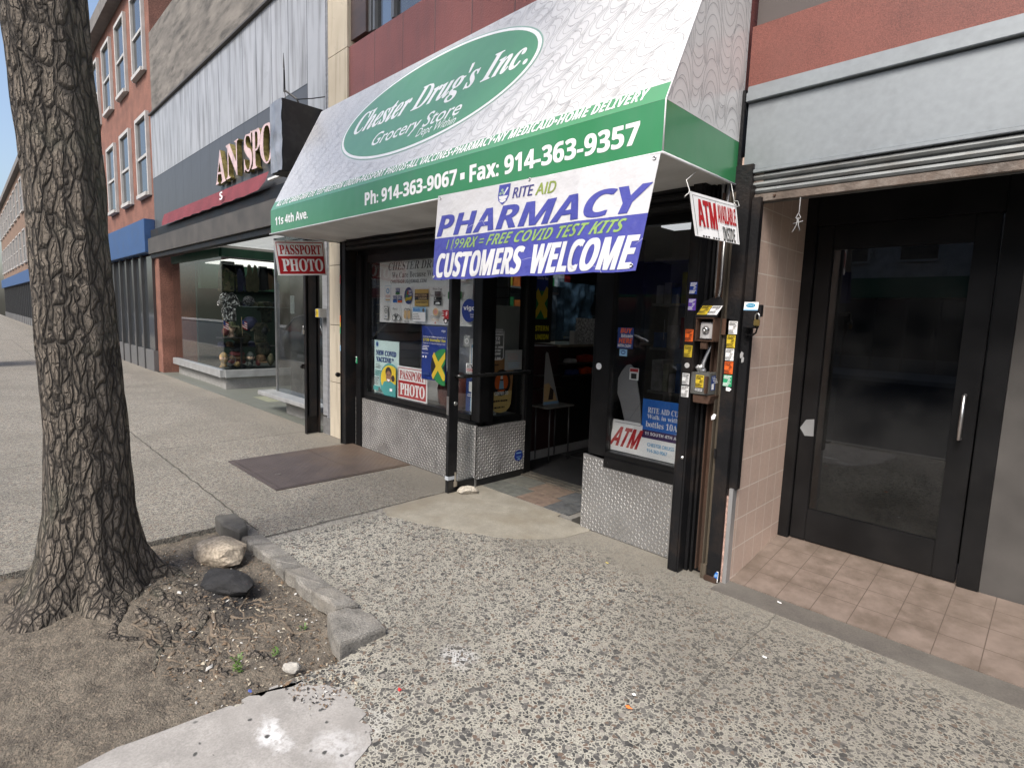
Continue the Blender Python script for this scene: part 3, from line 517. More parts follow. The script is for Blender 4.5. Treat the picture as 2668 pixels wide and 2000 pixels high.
# tread plate
g=G(); f=fac(-5.84,0.0,-3.69,.572,Y); g.prism([(0,0),(1,0),(1,1),(0,1)],f,-.02,0); lozenges(g,f,2.15,.572,.026,2); 
for u in(.155,.5,.73): g.rect(u,0,u+.0012,1,f,.0009,1)
kp=obj('tread_plate',g,[ALU,DARK,WORN_HI],BD)
f=fx(Y+.004,.07,3.885,.553,-3.69); g=G(); g.prism([(0,0),(1,0),(1,1),(0,1)],f,-.02,0); lozenges(g,f,.64,.483,.026,1); obj('tread_plate',g,[ALU,WORN_HI],BD)
f=frame((-2.47,Y,0),(.815,0,0),(0,0,1)); g=G(); ol=[(0,0),(1,0),(1,.505),(0,.565)]; g.prism(ol,f,-.02,0); f2=fac(-2.47,0,-1.655,.55,Y); lozenges(g,f2,.815,.55,.026,2,keep=lambda u,v:v*.55<.555-.06*u)
for u,v in((.02,.52),(.02,.3),(.02,.1)): g.lathe([(.004,-.001),(.004,-.004)],(-2.47+u*.815,Y,v),8,1,'y')
obj('tread_plate',g,[ALU,DARK,WORN_HI],BD)
g=G(); g.box(-2.47,-2.452,Y+.021,3.88,0,.56); g.box(-2.8,-2.472,3.882,3.9,0,2.188); g.box(-2.456,-2.452,Y+.125,3.88,.561,2.188); obj('side_panel',g,BLACK,BD)
g=G(); g.box(-3.70,-2.66,3.85,3.90,-.02,.018); g.box(-3.70,-2.66,3.901,3.99,-.02,.024); obj('threshold',g,mat('worn_aluminium',(.36,.33,.28),.4,.8,var=.3,scale=8,dirt=(.12,.1,.08)),BD,bevel=.003)
# open glass door
DR=obj('shop_door',G().box(-3.735,-3.695,2.935,3.035,.005,2.06).box(-3.735,-3.695,3.86,3.925,.005,2.06).box(-3.735,-3.695,3.036,3.859,.005,.092).box(-3.735,-3.695,3.036,3.859,1.95,2.06),mat('door_black',(.012,.012,.013),.33,var=.3,scale=6,bump=.05,dirt=(.06,.06,.06),dscale=14,damt=.12),BD,bevel=.004)
obj('door_pane',G().box(-3.718,-3.712,3.036,3.859,.093,1.95),glass('door_glass',(.96,.97,.965)),DR)
obj('push_bar',G().tube([(-3.694,3.0,1.035),(-3.655,3.0,1.035),(-3.640,3.03,1.035),(-3.640,3.87,1.038),(-3.655,3.90,1.038),(-3.694,3.90,1.038)],.018,10),mat('black_bar',(.014,.014,.014),.25,spec=.7),DR,smooth=True)
obj('lock_cylinder',G().lathe([(.018,-3.694),(.018,-3.684),(.012,-3.680),(.011,-3.682)],(0,2.998,.797),14,0,'x'),STEEL,DR,smooth=True)
obj('latch_plate',G().box(-3.73,-3.70,2.9315,2.934,.70,.86),STEEL,DR)
obj('tape_wrap',G().box(-3.738,-3.692,2.931,3.04,.12,.155),mat('grey_tape',(.5,.53,.56),.35,var=.2,scale=30,bump=.5,bscale=60),DR,bevel=.003)
obj('foot_bolt',G().tube([(-3.688,3.01,.06),(-3.688,3.012,.185)],.009,8).box(-3.694,-3.684,2.995,3.03,.055,.10),mat('worn_bolt',(.4,.36,.3),.5,.8),DR)
# inside
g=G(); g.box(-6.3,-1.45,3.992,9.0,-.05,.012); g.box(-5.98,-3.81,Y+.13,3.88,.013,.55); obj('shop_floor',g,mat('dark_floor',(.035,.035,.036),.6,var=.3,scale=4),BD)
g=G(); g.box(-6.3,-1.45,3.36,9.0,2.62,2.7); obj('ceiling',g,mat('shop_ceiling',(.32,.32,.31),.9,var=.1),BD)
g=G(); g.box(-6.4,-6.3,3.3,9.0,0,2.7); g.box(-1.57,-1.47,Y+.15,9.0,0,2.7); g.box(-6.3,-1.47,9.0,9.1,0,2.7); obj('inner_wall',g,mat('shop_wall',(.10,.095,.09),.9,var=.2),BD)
g=G(); f=lambda u,v,d=0:Vector((u,v,.014+d)); g.box(-3.98,-2.6,4.0,4.78,.0125,.020); g.box(-3.9,-2.6,4.86,7.5,.0125,.020); obj('door_mat',g,mat('black_mat',(.016,.016,.017),.95,var=.3,bump=.6,bscale=200),BD)
# left display: platform, slat wall, board, chair
g=G(); g.box(-5.98,-3.83,Y+.15,3.90,.551,.60); g.box(-5.98,-4.12,3.901,4.0,.551,.60); obj('display_floor',g,mat('display_floor',(.30,.30,.29),.6,var=.2,scale=6,streak=.3),BD)
g=G(); 
for k in range(15): g.box(-5.9,-4.12,4.0,4.02,.601+.105*k,.60+.105*k+.097)
g.box(-5.9,-4.12,4.024,4.04,.55,2.62,1)
for k in range(15): g.box(-5.66,-5.64,Y+.16,3.995,.60+.105*k,.60+.105*k+.097)
obj('slat_wall',g,[mat('slat_grey',(.15,.153,.157),.6,var=.1),DARK],BD)
g=G(); g.box(-5.12,-4.2,3.70,3.72,.605,1.95); 
obj('fabric_board',g,mat('grey_fabric_board',(.50,.50,.51),.9,var=.15,scale=2,bump=.3,bscale=30),BD)
# ------------------------------------------------------------------ things inside
CT=thing('shop_counter','dark shop counter with open shelves seen through the doorway','counter',(-4.3,5.3,.012))
CW=mat('dark_wood',(.018,.012,.010),.5,var=.3,scale=4)
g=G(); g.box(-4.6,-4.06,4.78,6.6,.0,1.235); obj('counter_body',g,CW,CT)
g=G(); g.box(-4.62,-4.0,4.74,6.62,1.238,1.268); obj('counter_top',g,mat('counter_edge',(.22,.19,.14),.5,var=.2),CT,bevel=.004)
g=G(); g.box(-4.05,-4.02,4.3,6.6,.013,.10); obj('skirting',g,mat('pale_skirting',(.36,.35,.34),.6,var=.1),CT)
for z in(.92,1.06): obj('shelf',G().box(-4.055,-3.93,4.76,5.9,z-.012,z),mat('shelf_dark',(.04,.032,.028),.5),CT)
g=G(); g.box(-4.6,-4.055,4.30,4.775,.0,1.25,0); obj('end_cabinet',g,mat('cabinet_maroon',(.035,.012,.012),.6,var=.2),CT)
for z in(.80,.94): obj('shelf',G().box(-4.05,-3.95,4.33,4.74,z-.012,z),mat('shelf_dark',(.04,.032,.028),.5),CT)
g=G(); g.box(-4.055,-4.048,4.70,6.5,1.27,2.0); obj('counter_screen',g,glass('screen_glass',(.75,.82,.86)),CT)
def sheet(lab,y0,y1,z0,z1,x,c,sd):
    g=G(); n=26
    for j in range(n+1):
        for i in range(n+1):
            u,v=i/n,j/n; w=.05*MN.noise((u*5,v*3,sd))+.035*MN.noise((u*13,v*6,sd+2)); g.v.append((x+w,y0+(y1-y0)*u+.01*math.sin(v*9),z0+(z1-z0)*v))
    for j in range(n):
        for i in range(n): a=j*(n+1)+i; g.f.append((a,a+1,a+n+2,a+n+1)); g.m.append(0)
    k=len(g.v); g.v+=[(p[0]-.004,p[1],p[2]) for p in g.v]; g.f+=[tuple(q+k for q in f)[::-1] for f in g.f]; g.m+=[0]*(len(g.f)-len(g.m))
    tag(obj('plastic_drape',g,mat('drape_%d'%sd,c,.18,var=.5,scale=7,spec=.8),smooth=True),lab,'plastic sheet')
sheet('left crinkled blue plastic sheet hanging behind the counter',4.75,5.18,1.30,1.93,-4.35,(.12,.15,.18),1)
sheet('right crinkled pale blue plastic sheet hanging behind the counter',5.16,5.85,1.34,2.0,-4.42,(.19,.25,.30),2)
for r_,z in enumerate((1.30,1.62,1.94)):
    tag(obj('wall_shelf',G().box(-5.3,-4.95,4.7,6.6,z-.02,z),mat('shelf_pale',(.2,.2,.2),.5)),'%s wall shelf of small packs behind the counter'%('lower','middle','upper')[r_],'shelf')
    q=4.72; rr=random.Random(40+r_); nn=0
    while q<6.4 and nn<12:
        w=rr.uniform(.08,.16); cc=rr.choice(['red','yellow','white','green','orange','blue']); nn+=1
        tag(obj('shelf_pack',G().box(-5.2,-5.0,q,q+w-.012,z+.001,z+rr.uniform(.12,.24)),mat('pack_'+cc,dict(red=(.4,.03,.03),yellow=(.5,.38,.04),white=(.6,.6,.6),green=(.05,.25,.08),orange=(.6,.16,.03),blue=(.04,.12,.4))[cc],.4,var=.3,scale=16),bevel=.004),'%s pack, number %d along the %s wall shelf behind the counter'%(cc,nn,('lower','middle','upper')[r_]),'pack','packs on the wall shelves behind the counter'); q+=w
rr=random.Random(4)
for i,(y,z,w,h,c,l) in enumerate(((5.05,1.063,.26,.09,(.32,.04,.02),'red packet on the upper counter shelf'),(5.33,1.063,.20,.075,(.38,.29,.22),'tan packet on the upper counter shelf'),(4.86,.923,.17,.07,(.03,.05,.18),'blue packet on the lower counter shelf'),(5.08,.923,.18,.09,(.55,.07,.01),'orange packet on the lower counter shelf'),(5.3,.923,.14,.07,(.35,.37,.4),'pale packet on the lower counter shelf'),(4.83,1.063,.15,.05,(.4,.4,.4),'stack of leaflets on the upper counter shelf'))):
    g=G(); g.prism([(0,0),(w,0),(w*.96,h*.8),(w*.6,h),(w*.05,h*.85)],frame((-3.95,y,z),(0,1,0),(0,0,1)),-.09,0); tag(obj('snack_packet',g,mat('packet_%d'%i,c,.35,var=.3,scale=14),bevel=.006),l,'packet')
tag(obj('orange_box',G().box(-4.25,-4.06,4.42,4.62,1.84,1.95),mat('orange_box',(.35,.11,.02),.5,var=.25),bevel=.004),'orange carton on a ledge inside the doorway','carton')
tag(obj('wall_ledge',G().box(-4.4,-4.05,4.32,4.72,1.815,1.838),mat('ledge',(.2,.2,.21),.5)),'grey ledge inside the doorway carrying the orange carton','shelf')
tag(obj('notice_collage',panel.__globals__ and G().box(-4.03,-4.022,5.02,5.42,1.27,1.57),mat('collage',(.45,.45,.44),.7,var=.75,scale=38)),'black and white patchwork of notices on the counter','notice board')
tag(obj('paper_box',G().box(-4.04,-3.97,4.93,4.99,1.27,1.42),mat('pale_card',(.4,.4,.4),.7)),'pale upright card box on the counter','box')
INK={k:ink(k,c) for k,c in dict(white=(.86,.86,.86),black=(.012,.012,.012),red=(.42,.012,.018),yellow=(.62,.45,.03),wyellow=(.60,.54,.03),gold=(.55,.36,.09),navy=(.015,.045,.2),blue=(.01,.13,.50),vblue=(.012,.04,.26),lblue=(.25,.45,.65),green=(.02,.20,.06),lgreen=(.25,.40,.11),violet=(.085,.08,.33),dviolet=(.05,.02,.10),orange=(.75,.13,.02),purple=(.14,.06,.42),grey=(.33,.33,.33),dgrey=(.10,.10,.10),teal=(.06,.27,.26),mint=(.58,.74,.72),skin=(.25,.13,.08),brown=(.04,.025,.02),tan=(.58,.40,.20),rose=(.55,.25,.2),cream=(.7,.62,.45),dred=(.25,.02,.02),card=(.84,.84,.83),ggreen=(.02,.30,.13)).items()}
# poster stand + table
tag(panel('money_poster','dark blue money transfer poster with yellow cross and gold lettering inside the doorway','poster',fx(4.31,1.29,4.61,2.13,-4.045),[INK[k] for k in('black','vblue','yellow','green','white','wyellow')],
  [('r',0,.30,.75,1,1),('r',.03,.30,.75,.66,3),('p',[(.05,.36),(.16,.31),(.75,.58),(.75,.70),(.66,.72)],2),('p',[(.08,.60),(.22,.69),(.75,.42),(.75,.33),(.6,.31)],2),('t','vigo','sb',.5,.90,.72,.94,4),('t','transfer fee','sb',.08,.80,.72,.84,4),('t','ESTERN','sb',.02,.15,.86,.22,5,.01),('t','UNION','sb',.15,.04,.86,.11,5,.01)]),None)
TB=thing('side_table','small table with thin metal legs just inside the doorway','table',(-3.95,4.55,.02))
obj('table_top',G().box(-4.045,-3.80,4.34,4.78,.60,.618),mat('pale_laminate',(.2,.19,.17),.4),TB,bevel=.004)
for a,b in((-3.82,4.40),(-3.82,4.72),(-4.02,4.40),(-4.02,4.72)): obj('leg',G().tube([(a,b,.02),(a-.01,b,.6)],.009,8),mat('dull_leg',(.12,.12,.12),.4,.6),TB,smooth=True)
panel('folded_card','tall pointed display card standing on the small table inside the doorway','display card',frame((-3.93,4.40,.619),(.02,.24,0),(0,0,.58)),[INK[k] for k in('grey','tan','brown','green','lblue')],[('p',[(.02,.02),(.92,.02),(.70,.22),(.3,.42),(.02,.40)],1),('p',[(.3,.1),(.6,.1),(.62,.28),(.4,.34)],2),('r',.02,.02,.95,.07,4)],outline=[(0,0),(1,0),(.2,.98),(.1,1),(.04,.96)])
tag(obj('ceiling_glow_panel',G().box(-4.75,-4.15,4.9,5.5,2.60,2.619),mat('fill_panel_cool',(.75,.88,1),.5,var=0,emit=3)),'unseen fill light panel added above the shop counter','light')  # out-of-view emitter added to brighten the goods behind the doorway
# ceiling fittings
tag(obj('ceiling_lamp',G().lathe([(.16,2.619),(.17,2.60),(.14,2.585),(.12,2.60)],(-2.55,4.3,0),24),mat('lamp_ring',(.5,.5,.48),.5),smooth=True),'round recessed lamp in the shop ceiling above the right window','lamp')
tag(obj('ceiling_glow_panel',G().box(-3.35,-2.75,5.6,6.2,2.60,2.619),mat('lit_panel',(.9,.92,.95),.5,var=0,emit=.45)),'flat lit panel in the shop ceiling beyond the round lamp','light')
# ------------------------------------------------------------------ the awning
def vinyl(name,col,rough=.32,bs=.12):
    x=mk(name); c=x.mix(x.noise(1.7,5)['Fac'],tuple(k*.93 for k in col),tuple(min(1,k*1.05) for k in col)); st=x.N.new('ShaderNodeMapping'); st.inputs['Scale'].default_value=(1,1,.15); x.L.new(x.P,st.inputs[0]); c=x.mix(x.mr(x.noise(11,5,st.outputs[0])['Fac'],.5,.78,0,.3),c,tuple(.7*k+.05 for k in col)); x.L.new(c,x.b.inputs['Base Color']); x.b.inputs['Roughness'].default_value=rough; x.b.inputs['Coat Weight'].default_value=.8; x.b.inputs['Coat Roughness'].default_value=.22
    x.bump(x.ma('ADD',x.ma('MULTIPLY',x.noise(2.2,2)['Fac'],1),x.ma('MULTIPLY',x.noise(260,1)['Fac'],.012)),bs,.12); return x.m
VW=vinyl('white_vinyl',(.665,.66,.645)); VG=vinyl('green_vinyl',(.03,.225,.078)); VL=vinyl('green_band_lit_vinyl',(.09,.30,.135)); VLN=mat('print_line',(.25,.25,.26),.4,var=.1); VGG=mat('print_greygreen',(.25,.40,.34),.4,var=.05); VT=mat('print_white',(.70,.70,.72),.4,var=.04)  # VL: the valance green with the slope's extra light put into its colour
def waves(g,f,W,H,keep,rot,d,m,A=.095,B=.175,n=6,wd=.00105,seg=40):
    cr,sr=math.cos(rot),math.sin(rot); D=math.hypot(W,H)/2; cells={}; px,py=A*1.5,B*1.18; rr=random.Random(3)
    nx,ny=int(D/px)+2,int(D/py)+2; pr={}
    for j in range(-ny,ny+1):
        for i in range(-nx,nx+1):
            s=1 if i%2==0 else -1; cells[(i,j)]=(i*px+rr.uniform(-.02,.02),j*py+(i%2)*py*.5+rr.uniform(-.04,.04),s); pr[(i,j)]=-s*j*2+rr.uniform(0,1.9)+(i*5)%7*.3
    for (i,j),(cx,cy,s) in cells.items():
        X0=W/2+cx*cr-cy*sr; Y0=H/2+cx*sr+cy*cr
        if not(-.35<X0<W+.35 and -.35<Y0<H+.35): continue
        nb=[cells[q] for q in((i+a,j+b) for a in(-1,0,1) for b in(-2,-1,0,1,2) if(a or b)) if q in cells and pr[q]>pr[(i,j)]]
        for k in range(1,n+1):
            a=A*(k/n)**.85; b=B*k/n; oy=cy-s*(B-b)*.86; prev=None
            for t in range(seg+1):
                an=2*math.pi*t/seg; x,y=cx+a*math.cos(an),oy+b*math.sin(an)
                ok=not any(((x-q[0])/A)**2+((y-q[1])/B)**2<.99 for q in nb); U,V=W/2+x*cr-y*sr,H/2+x*sr+y*cr
                if ok and not keep(U,V): ok=False
                nxx,nyy=math.cos(an)*b,math.sin(an)*a; L=math.hypot(nxx,nyy) or 1; nxx/=L; nyy/=L
                w=(nxx*cr-nyy*sr,nxx*sr+nyy*cr); cur=(U,V,w) if ok else None
                if prev and cur: g.face([(prev[0]-prev[2][0]*wd,prev[1]-prev[2][1]*wd),(U-w[0]*wd,V-w[1]*wd),(U+w[0]*wd,V+w[1]*wd),(prev[0]+prev[2][0]*wd,prev[1]+prev[2][1]*wd)],f,d,m)
                prev=cur
AX0,AX1,AYF,AZ0,AZ1,AYT,AZT=-6.13,-1.457,2.409,2.356,2.59,2.985,3.745
AW=thing('shop_awning','green and white shop awning with oval emblem over the pharmacy front','awning',(-3.79,2.82,2.356))
SLN=math.hypot(AYT-AYF,AZT-AZ1); sv=((AYT-AYF)/SLN,(AZT-AZ1)/SLN); fs=frame((0,AYF,AZ1),(1,0,0),(0,sv[0],sv[1]))
g=G(); 
for i in range(24):
    u0,u1=AX0+(AX1-AX0)*i/24,AX0+(AX1-AX0)*(i+1)/24
    g.rect(u0,.103,u1,SLN,fs,0,0); g.rect(u0,0,u1,.103,fs,0,1)
g.add([(AX0,AYT,AZT),(AX1,AYT,AZT),(AX1,Y-.002,AZT),(AX0,Y-.002,AZT)],[(0,1,2,3)],0)
EC=(-3.86,.737); ins=lambda u,v,k:((u-EC[0])/(1.28+k))**2+((v-EC[1])/(.507+k))**2<1
fw=frame((AX0,AYF+sv[0]*.105,AZ1+sv[1]*.105),(1,0,0),(0,sv[0],sv[1]))
waves(g,fw,AX1-AX0,SLN-.105,lambda u,v:0.005<u<AX1-AX0-.005 and .003<v<SLN-.108 and not ins(u+AX0,v+.105,.012),R(-38),.0012,2)
def ell(k,m,d): g.face([(EC[0]+(1.28-k)*math.cos(a*math.pi/48),EC[1]+(.507-k*.8)*math.sin(a*math.pi/48)) for a in range(96)],fs,d,m)
ell(0,4,.0016); ell(.014,5,.0024); ell(.045,3,.0032)
text(g,"Chester Drug's Inc.",'sei',-4.935,.592,-2.675,.912,fs,.004,5,.007,.0)
text(g,'Grocery Store','r',-4.43,.375,-3.225,.555,fs,.004,5,.003,.22)
text(g,'Dept Within','r',-3.70,.312,-3.232,.415,fs,.004,5,0,.22)
text(g,'ALL OTC CARDS•DMV EYE TEST•WESTERN UNION•PASSPORT PHOTOS•ALL VACCINES•PHARMACY•NY MEDICAID•HOME DELIVERY','sbi',-6.03,.033,-1.572,.100,fs,.0015,5,.0007)
obj('canopy',g,[VW,VL,VLN,VL,VGG,VT],AW)
fv=frame((0,AYF,0),(1,0,0),(0,0,1)); g=G()
for i in range(24):
    u0,u1=AX0+(AX1-AX0)*i/24,AX0+(AX1-AX0)*(i+1)/24; g.rect(u0,AZ0,u1,AZ1-.001,fv,0,0)
text(g,'11s 4th Ave.','sb',-6.012,2.424,-5.243,2.513,fv,.0015,1,.004)
text(g,'Ph: 914-363-9067','sb',-4.19,2.417,-3.0,2.525,fv,.0015,1,.006); g.rect(-2.965,2.442,-2.92,2.484,fv,.0015,1)
text(g,'Fax: 914-363-9357','sb',-2.87,2.411,-1.592,2.521,fv,.0015,1,.006)
obj('valance',g,[VG,VT],AW)
for X,s in((AX1,1),(AX0,-1)):
    f=frame((X,0,0),(0,1,0),(0,0,1)) if s>0 else (lambda u,v,d=0:Vector((AX0-d,u,v)))
    g=G(); g.face([(AYF,AZ0),(Y-.003,AZ0),(Y-.003,2.582),(AYF,2.588)],f,0,0); g.face([(AYF+.001,2.589),(Y-.003,2.583),(Y-.003,AZT-.002),(AYT,AZT-.002)],f,0,1)
    if s>0:
        fo=frame((X,AYF,2.589),(0,1,0),(0,0,1)); sl=(AYT-AYF)/(AZT-AZ1)
        waves(g,fo,.83,1.16,lambda u,v:.004<v<1.15 and u>v*sl+.006 and u<.825,0,.0012,2)
    obj('side_panel',g,[VG,VW,VLN],AW)
g=G(); nx,ny=60,14
for j in range(ny+1):
    for i in range(nx+1):
        u,v=i/nx,j/ny; z=AZ0-.001-.022*math.sin(math.pi*v)*math.sin(math.pi*min(1,u*1.0))-.006*math.sin(u*34+v*5)*math.sin(math.pi*v); g.v.append((AX0+(AX1-AX0)*u,AYF+.02+(Y-AYF-.025)*v,z))
for j in range(ny):
    for i in range(nx): a=j*(nx+1)+i; g.f.append((a,a+1,a+nx+2,a+nx+1)); g.m.append(0)
obj('soffit',g,mat('soffit_fabric',(.62,.62,.61),.7,var=.12,scale=3,dirt=(.35,.34,.32),damt=.3),AW,smooth=True)
g=G(); g.tube([(AX0-.03,AYF-.002,AZ0-.008),(AX1,AYF-.002,AZ0-.008)],.007,8); g.tube([(AX1,AYF,AZ0-.008),(AX1,Y-.01,AZ0-.008)],.007,8); g.tube([(AX0,AYF,AZ0-.008),(AX0,Y-.01,AZ0-.008)],.007,8); g.tube([(AX1-.001,AYF,AZ0),(AX1-.001,AYF,AZ1),(AX1,AYT,AZT)],.004,6)
obj('edge_welt',g,mat('white_welt',(.7,.7,.7),.5,var=.1),AW,smooth=True)
# ------------------------------------------------------------------ the banner
TLb,TRb,BLb,BRb=(-3.187,2.400,2.366),(-1.462,2.400,2.342),(-3.190,2.368,1.795),(-1.462,2.238,1.786); fb0=bil(TLb,TRb,BLb,BRb)
def fb(u,v,d=0):
    w=.010*math.sin(u*17+1.5*v)*(1-v)+.006*math.sin(u*41+v*3)*(1-v)**2+.007*math.exp(-((u-.33-.04*v)/.02)**2)*(1-v*.6)+.006*math.exp(-((u-.77+.05*v)/.018)**2)-.006*math.exp(-((u-.60)/.03)**2)
    p=fb0(u,v,d+w*.8+.003); p.z-=.006*abs(math.sin(u*22))*(1-v)**6; return p
BN=thing('vinyl_banner','white and violet vinyl banner hung below the awning valance','banner',(-2.33,2.36,1.79))
g=G(); US=[i/48 for i in range(49)]; VS=[0,.08,.16,.24,.32,.40,.489,.56,.64,.72,.80,.88,.95,1]
for d,off in((0,0),(-.0015,len(US)*len(VS))):
    for v in VS:
        for u in US: g.v.append(tuple(fb(u,v,d)))
    for j in range(len(VS)-1):
        for i in range(48): a=off+j*49+i; g.f.append((a,a+1,a+50,a+49)); g.m.append(1 if VS[j]<.488 else 0)
CU=([i/24 for i in range(1,24)],[k/6 for k in range(1,6)])
text(g,'PHARMACY','sb',.024,.503,.985,.757,fb,.002,1,.006,.10,CU)
text(g,'1199RX = FREE COVID TEST KITS','sbi',.088,.347,.932,.464,fb,.002,2,0,.1,CU)
text(g,'CUSTOMERS','sb',.028,.022,.533,.305,fb,.002,3,.0065,.04,CU); text(g,'WELCOME','sb',.568,.018,.986,.312,fb,.002,3,.0065,.04,CU)
text(g,'RITE','r',.437,.818,.531,.93,fb,.002,4,.0025,.03,CU); text(g,'AID','r',.545,.812,.633,.932,fb,.002,5,.0025,.03,CU)
g.face([(.361,.985),(.417,.985),(.417,.86),(.410,.81),(.389,.765),(.368,.81),(.361,.86)],fb,.002,1)
g.face([(.366,.862),(.412,.862),(.406,.83),(.389,.818),(.372,.83)],fb,.0026,3); g.face([(.372,.822),(.406,.822),(.402,.80),(.389,.79),(.376,.80)],fb,.0026,3); g.face([(.388,.87),(.392,.87),(.410,.945),(.402,.95)],fb,.0026,3)
for cu,cv in((.373,.89),(.380,.925),(.387,.895)): g.face([(cu+.006*math.cos(a),cv+.017*math.sin(a)) for a in [k*.785 for k in range(8)]],fb,.0026,6)
BW=mk('banner_vinyl'); x=BW; c=x.mix(x.noise(2,5)['Fac'],(.50,.495,.505),(.58,.575,.575)); x.L.new(c,x.b.inputs['Base Color']); x.b.inputs['Roughness'].default_value=.42; x.bump(x.ma('ADD',x.noise(5,3)['Fac'],x.ma('MULTIPLY',x.noise(24,4)['Fac'],.25)),.35,.05); BW=x.m
def bink(n,c):
    x=mk('banner_'+n); k=x.mix(x.noise(3,5)['Fac'],tuple(q*.9 for q in c),tuple(q*1.12 for q in c)); sc=x.vor(2.3,x.warp(.3,2),'DISTANCE_TO_EDGE'); k=x.mix(x.ma('MULTIPLY',x.ma('LESS_THAN',sc[0],.0035),x.mr(x.noise(5)['Fac'],.55,.68,0,.7)),k,(.55,.55,.62)); x.L.new(k,x.b.inputs['Base Color']); x.b.inputs['Roughness'].default_value=.42; x.bump(x.ma('ADD',x.noise(5,3)['Fac'],x.ma('MULTIPLY',x.noise(24,4)['Fac'],.25)),.35,.05); return x.m
bm_=[BW,bink('violet',(.052,.057,.28)),bink('green',(.24,.37,.10)),bink('white',(.60,.60,.60)),bink('navy',(.045,.04,.17)),bink('olive',(.21,.27,.05)),bink('leaf',(.25,.36,.28))]
obj('banner_cloth',g,bm_,BN)
for u,v in((.018,.965),(.507,.99),(.985,.965),(.012,.035),(.985,.045)):
    p=fb(u,v,.003); obj('eyelet',G().lathe([(.004,p.y+.002),(.010,p.y+.001),(.010,p.y-.003),(.006,p.y-.004),(.005,p.y)],(p.x,0,p.z),12,0,'y'),STEEL,BN,smooth=True)
# ------------------------------------------------------------------ hanging signs
P4=[INK[k] for k in('card','red','white','black')]
PASS=[('r',.035,.04,.965,.955,1),('r',.05,.555,.95,.93,2),('t','PASSPORT','se',.085,.60,.915,.875,1,.006),('t','PHOTO','se',.10,.11,.93,.48,2,.01)]
PS=thing('passport_sign','red and white passport photo sign hanging under the left end of the awning','hanging sign',(-6.13,2.75,1.93))
fp=bil((-6.13,2.429,2.286),(-6.13,3.004,2.345),(-6.13,2.482,1.920),(-6.13,3.041,1.965))
g=G(); g.prism([(0,0),(1,0),(1,1),(0,1)],fp,-.005,0); art(g,fp,PASS); obj('sign_board',g,P4,PS)
for a,b in(((-6.128,2.552,2.345),(-6.128,2.556,2.275)),((-6.128,2.865,2.348),(-6.128,2.87,2.30))): obj('hook',G().tube([a,((a[0],a[1]+.006,(a[2]+b[2])/2+.01)),(b[0]+.006,b[1],b[2]+.012),(b[0]+.003,b[1]-.004,b[2]-.006)],.004,6),STEEL,PS,smooth=True)
AS=thing('cash_sign','white and red cash machine sign wired to the right edge of the awning','hanging sign',(-1.45,3.0,2.0))
_k=lambda x,y,z:(x*.955,y*.955,1.55+(z-1.55)*.955)
fa=bil(_k(-1.500,2.768,2.242),_k(-1.430,3.180,2.232),_k(-1.480,2.830,2.018),_k(-1.400,3.200,2.008))
g=G(); g.prism([(0,0),(1,0),(1,1),(0,1)],fa,-.004,0)
art(g,fa,[('l',[(.045,.02),(.045,.93),(.965,.93),(.965,.02)],.004,3),('l',[(.515,.02),(.515,.92)],.003,3),('t','ATM','sb',.10,.25,.515,.87,1,.012),('t','AVAILABLE','sb',.54,.44,.95,.86,1,.002),('t','INSIDE','sb',.62,.012,.90,.36,3,0)]+[('r',.15+.055*k,.004,.185+.055*k,.045,3) for k in range(7) if k!=3])
obj('sign_board',g,P4,AS)
WIRE=mat('white_wire',(.6,.6,.58),.4)
obj('wire',G().tube([(-1.48,2.80,2.35)]+[_k(*q) for q in((-1.525,2.77,2.30),(-1.50,2.765,2.245),(-1.49,2.74,2.225),(-1.51,2.735,2.205),(-1.515,2.765,2.225),(-1.495,2.785,2.24))],.0025,6),WIRE,AS,smooth=True)
obj('wire',G().tube([(-1.46,3.16,2.35)]+[_k(*q) for q in((-1.44,3.15,2.29),(-1.43,3.15,2.245),(-1.425,3.185,2.25),(-1.42,3.20,2.225),(-1.425,3.17,2.215),(-1.43,3.15,2.24))],.0025,6),WIRE,AS,smooth=True)
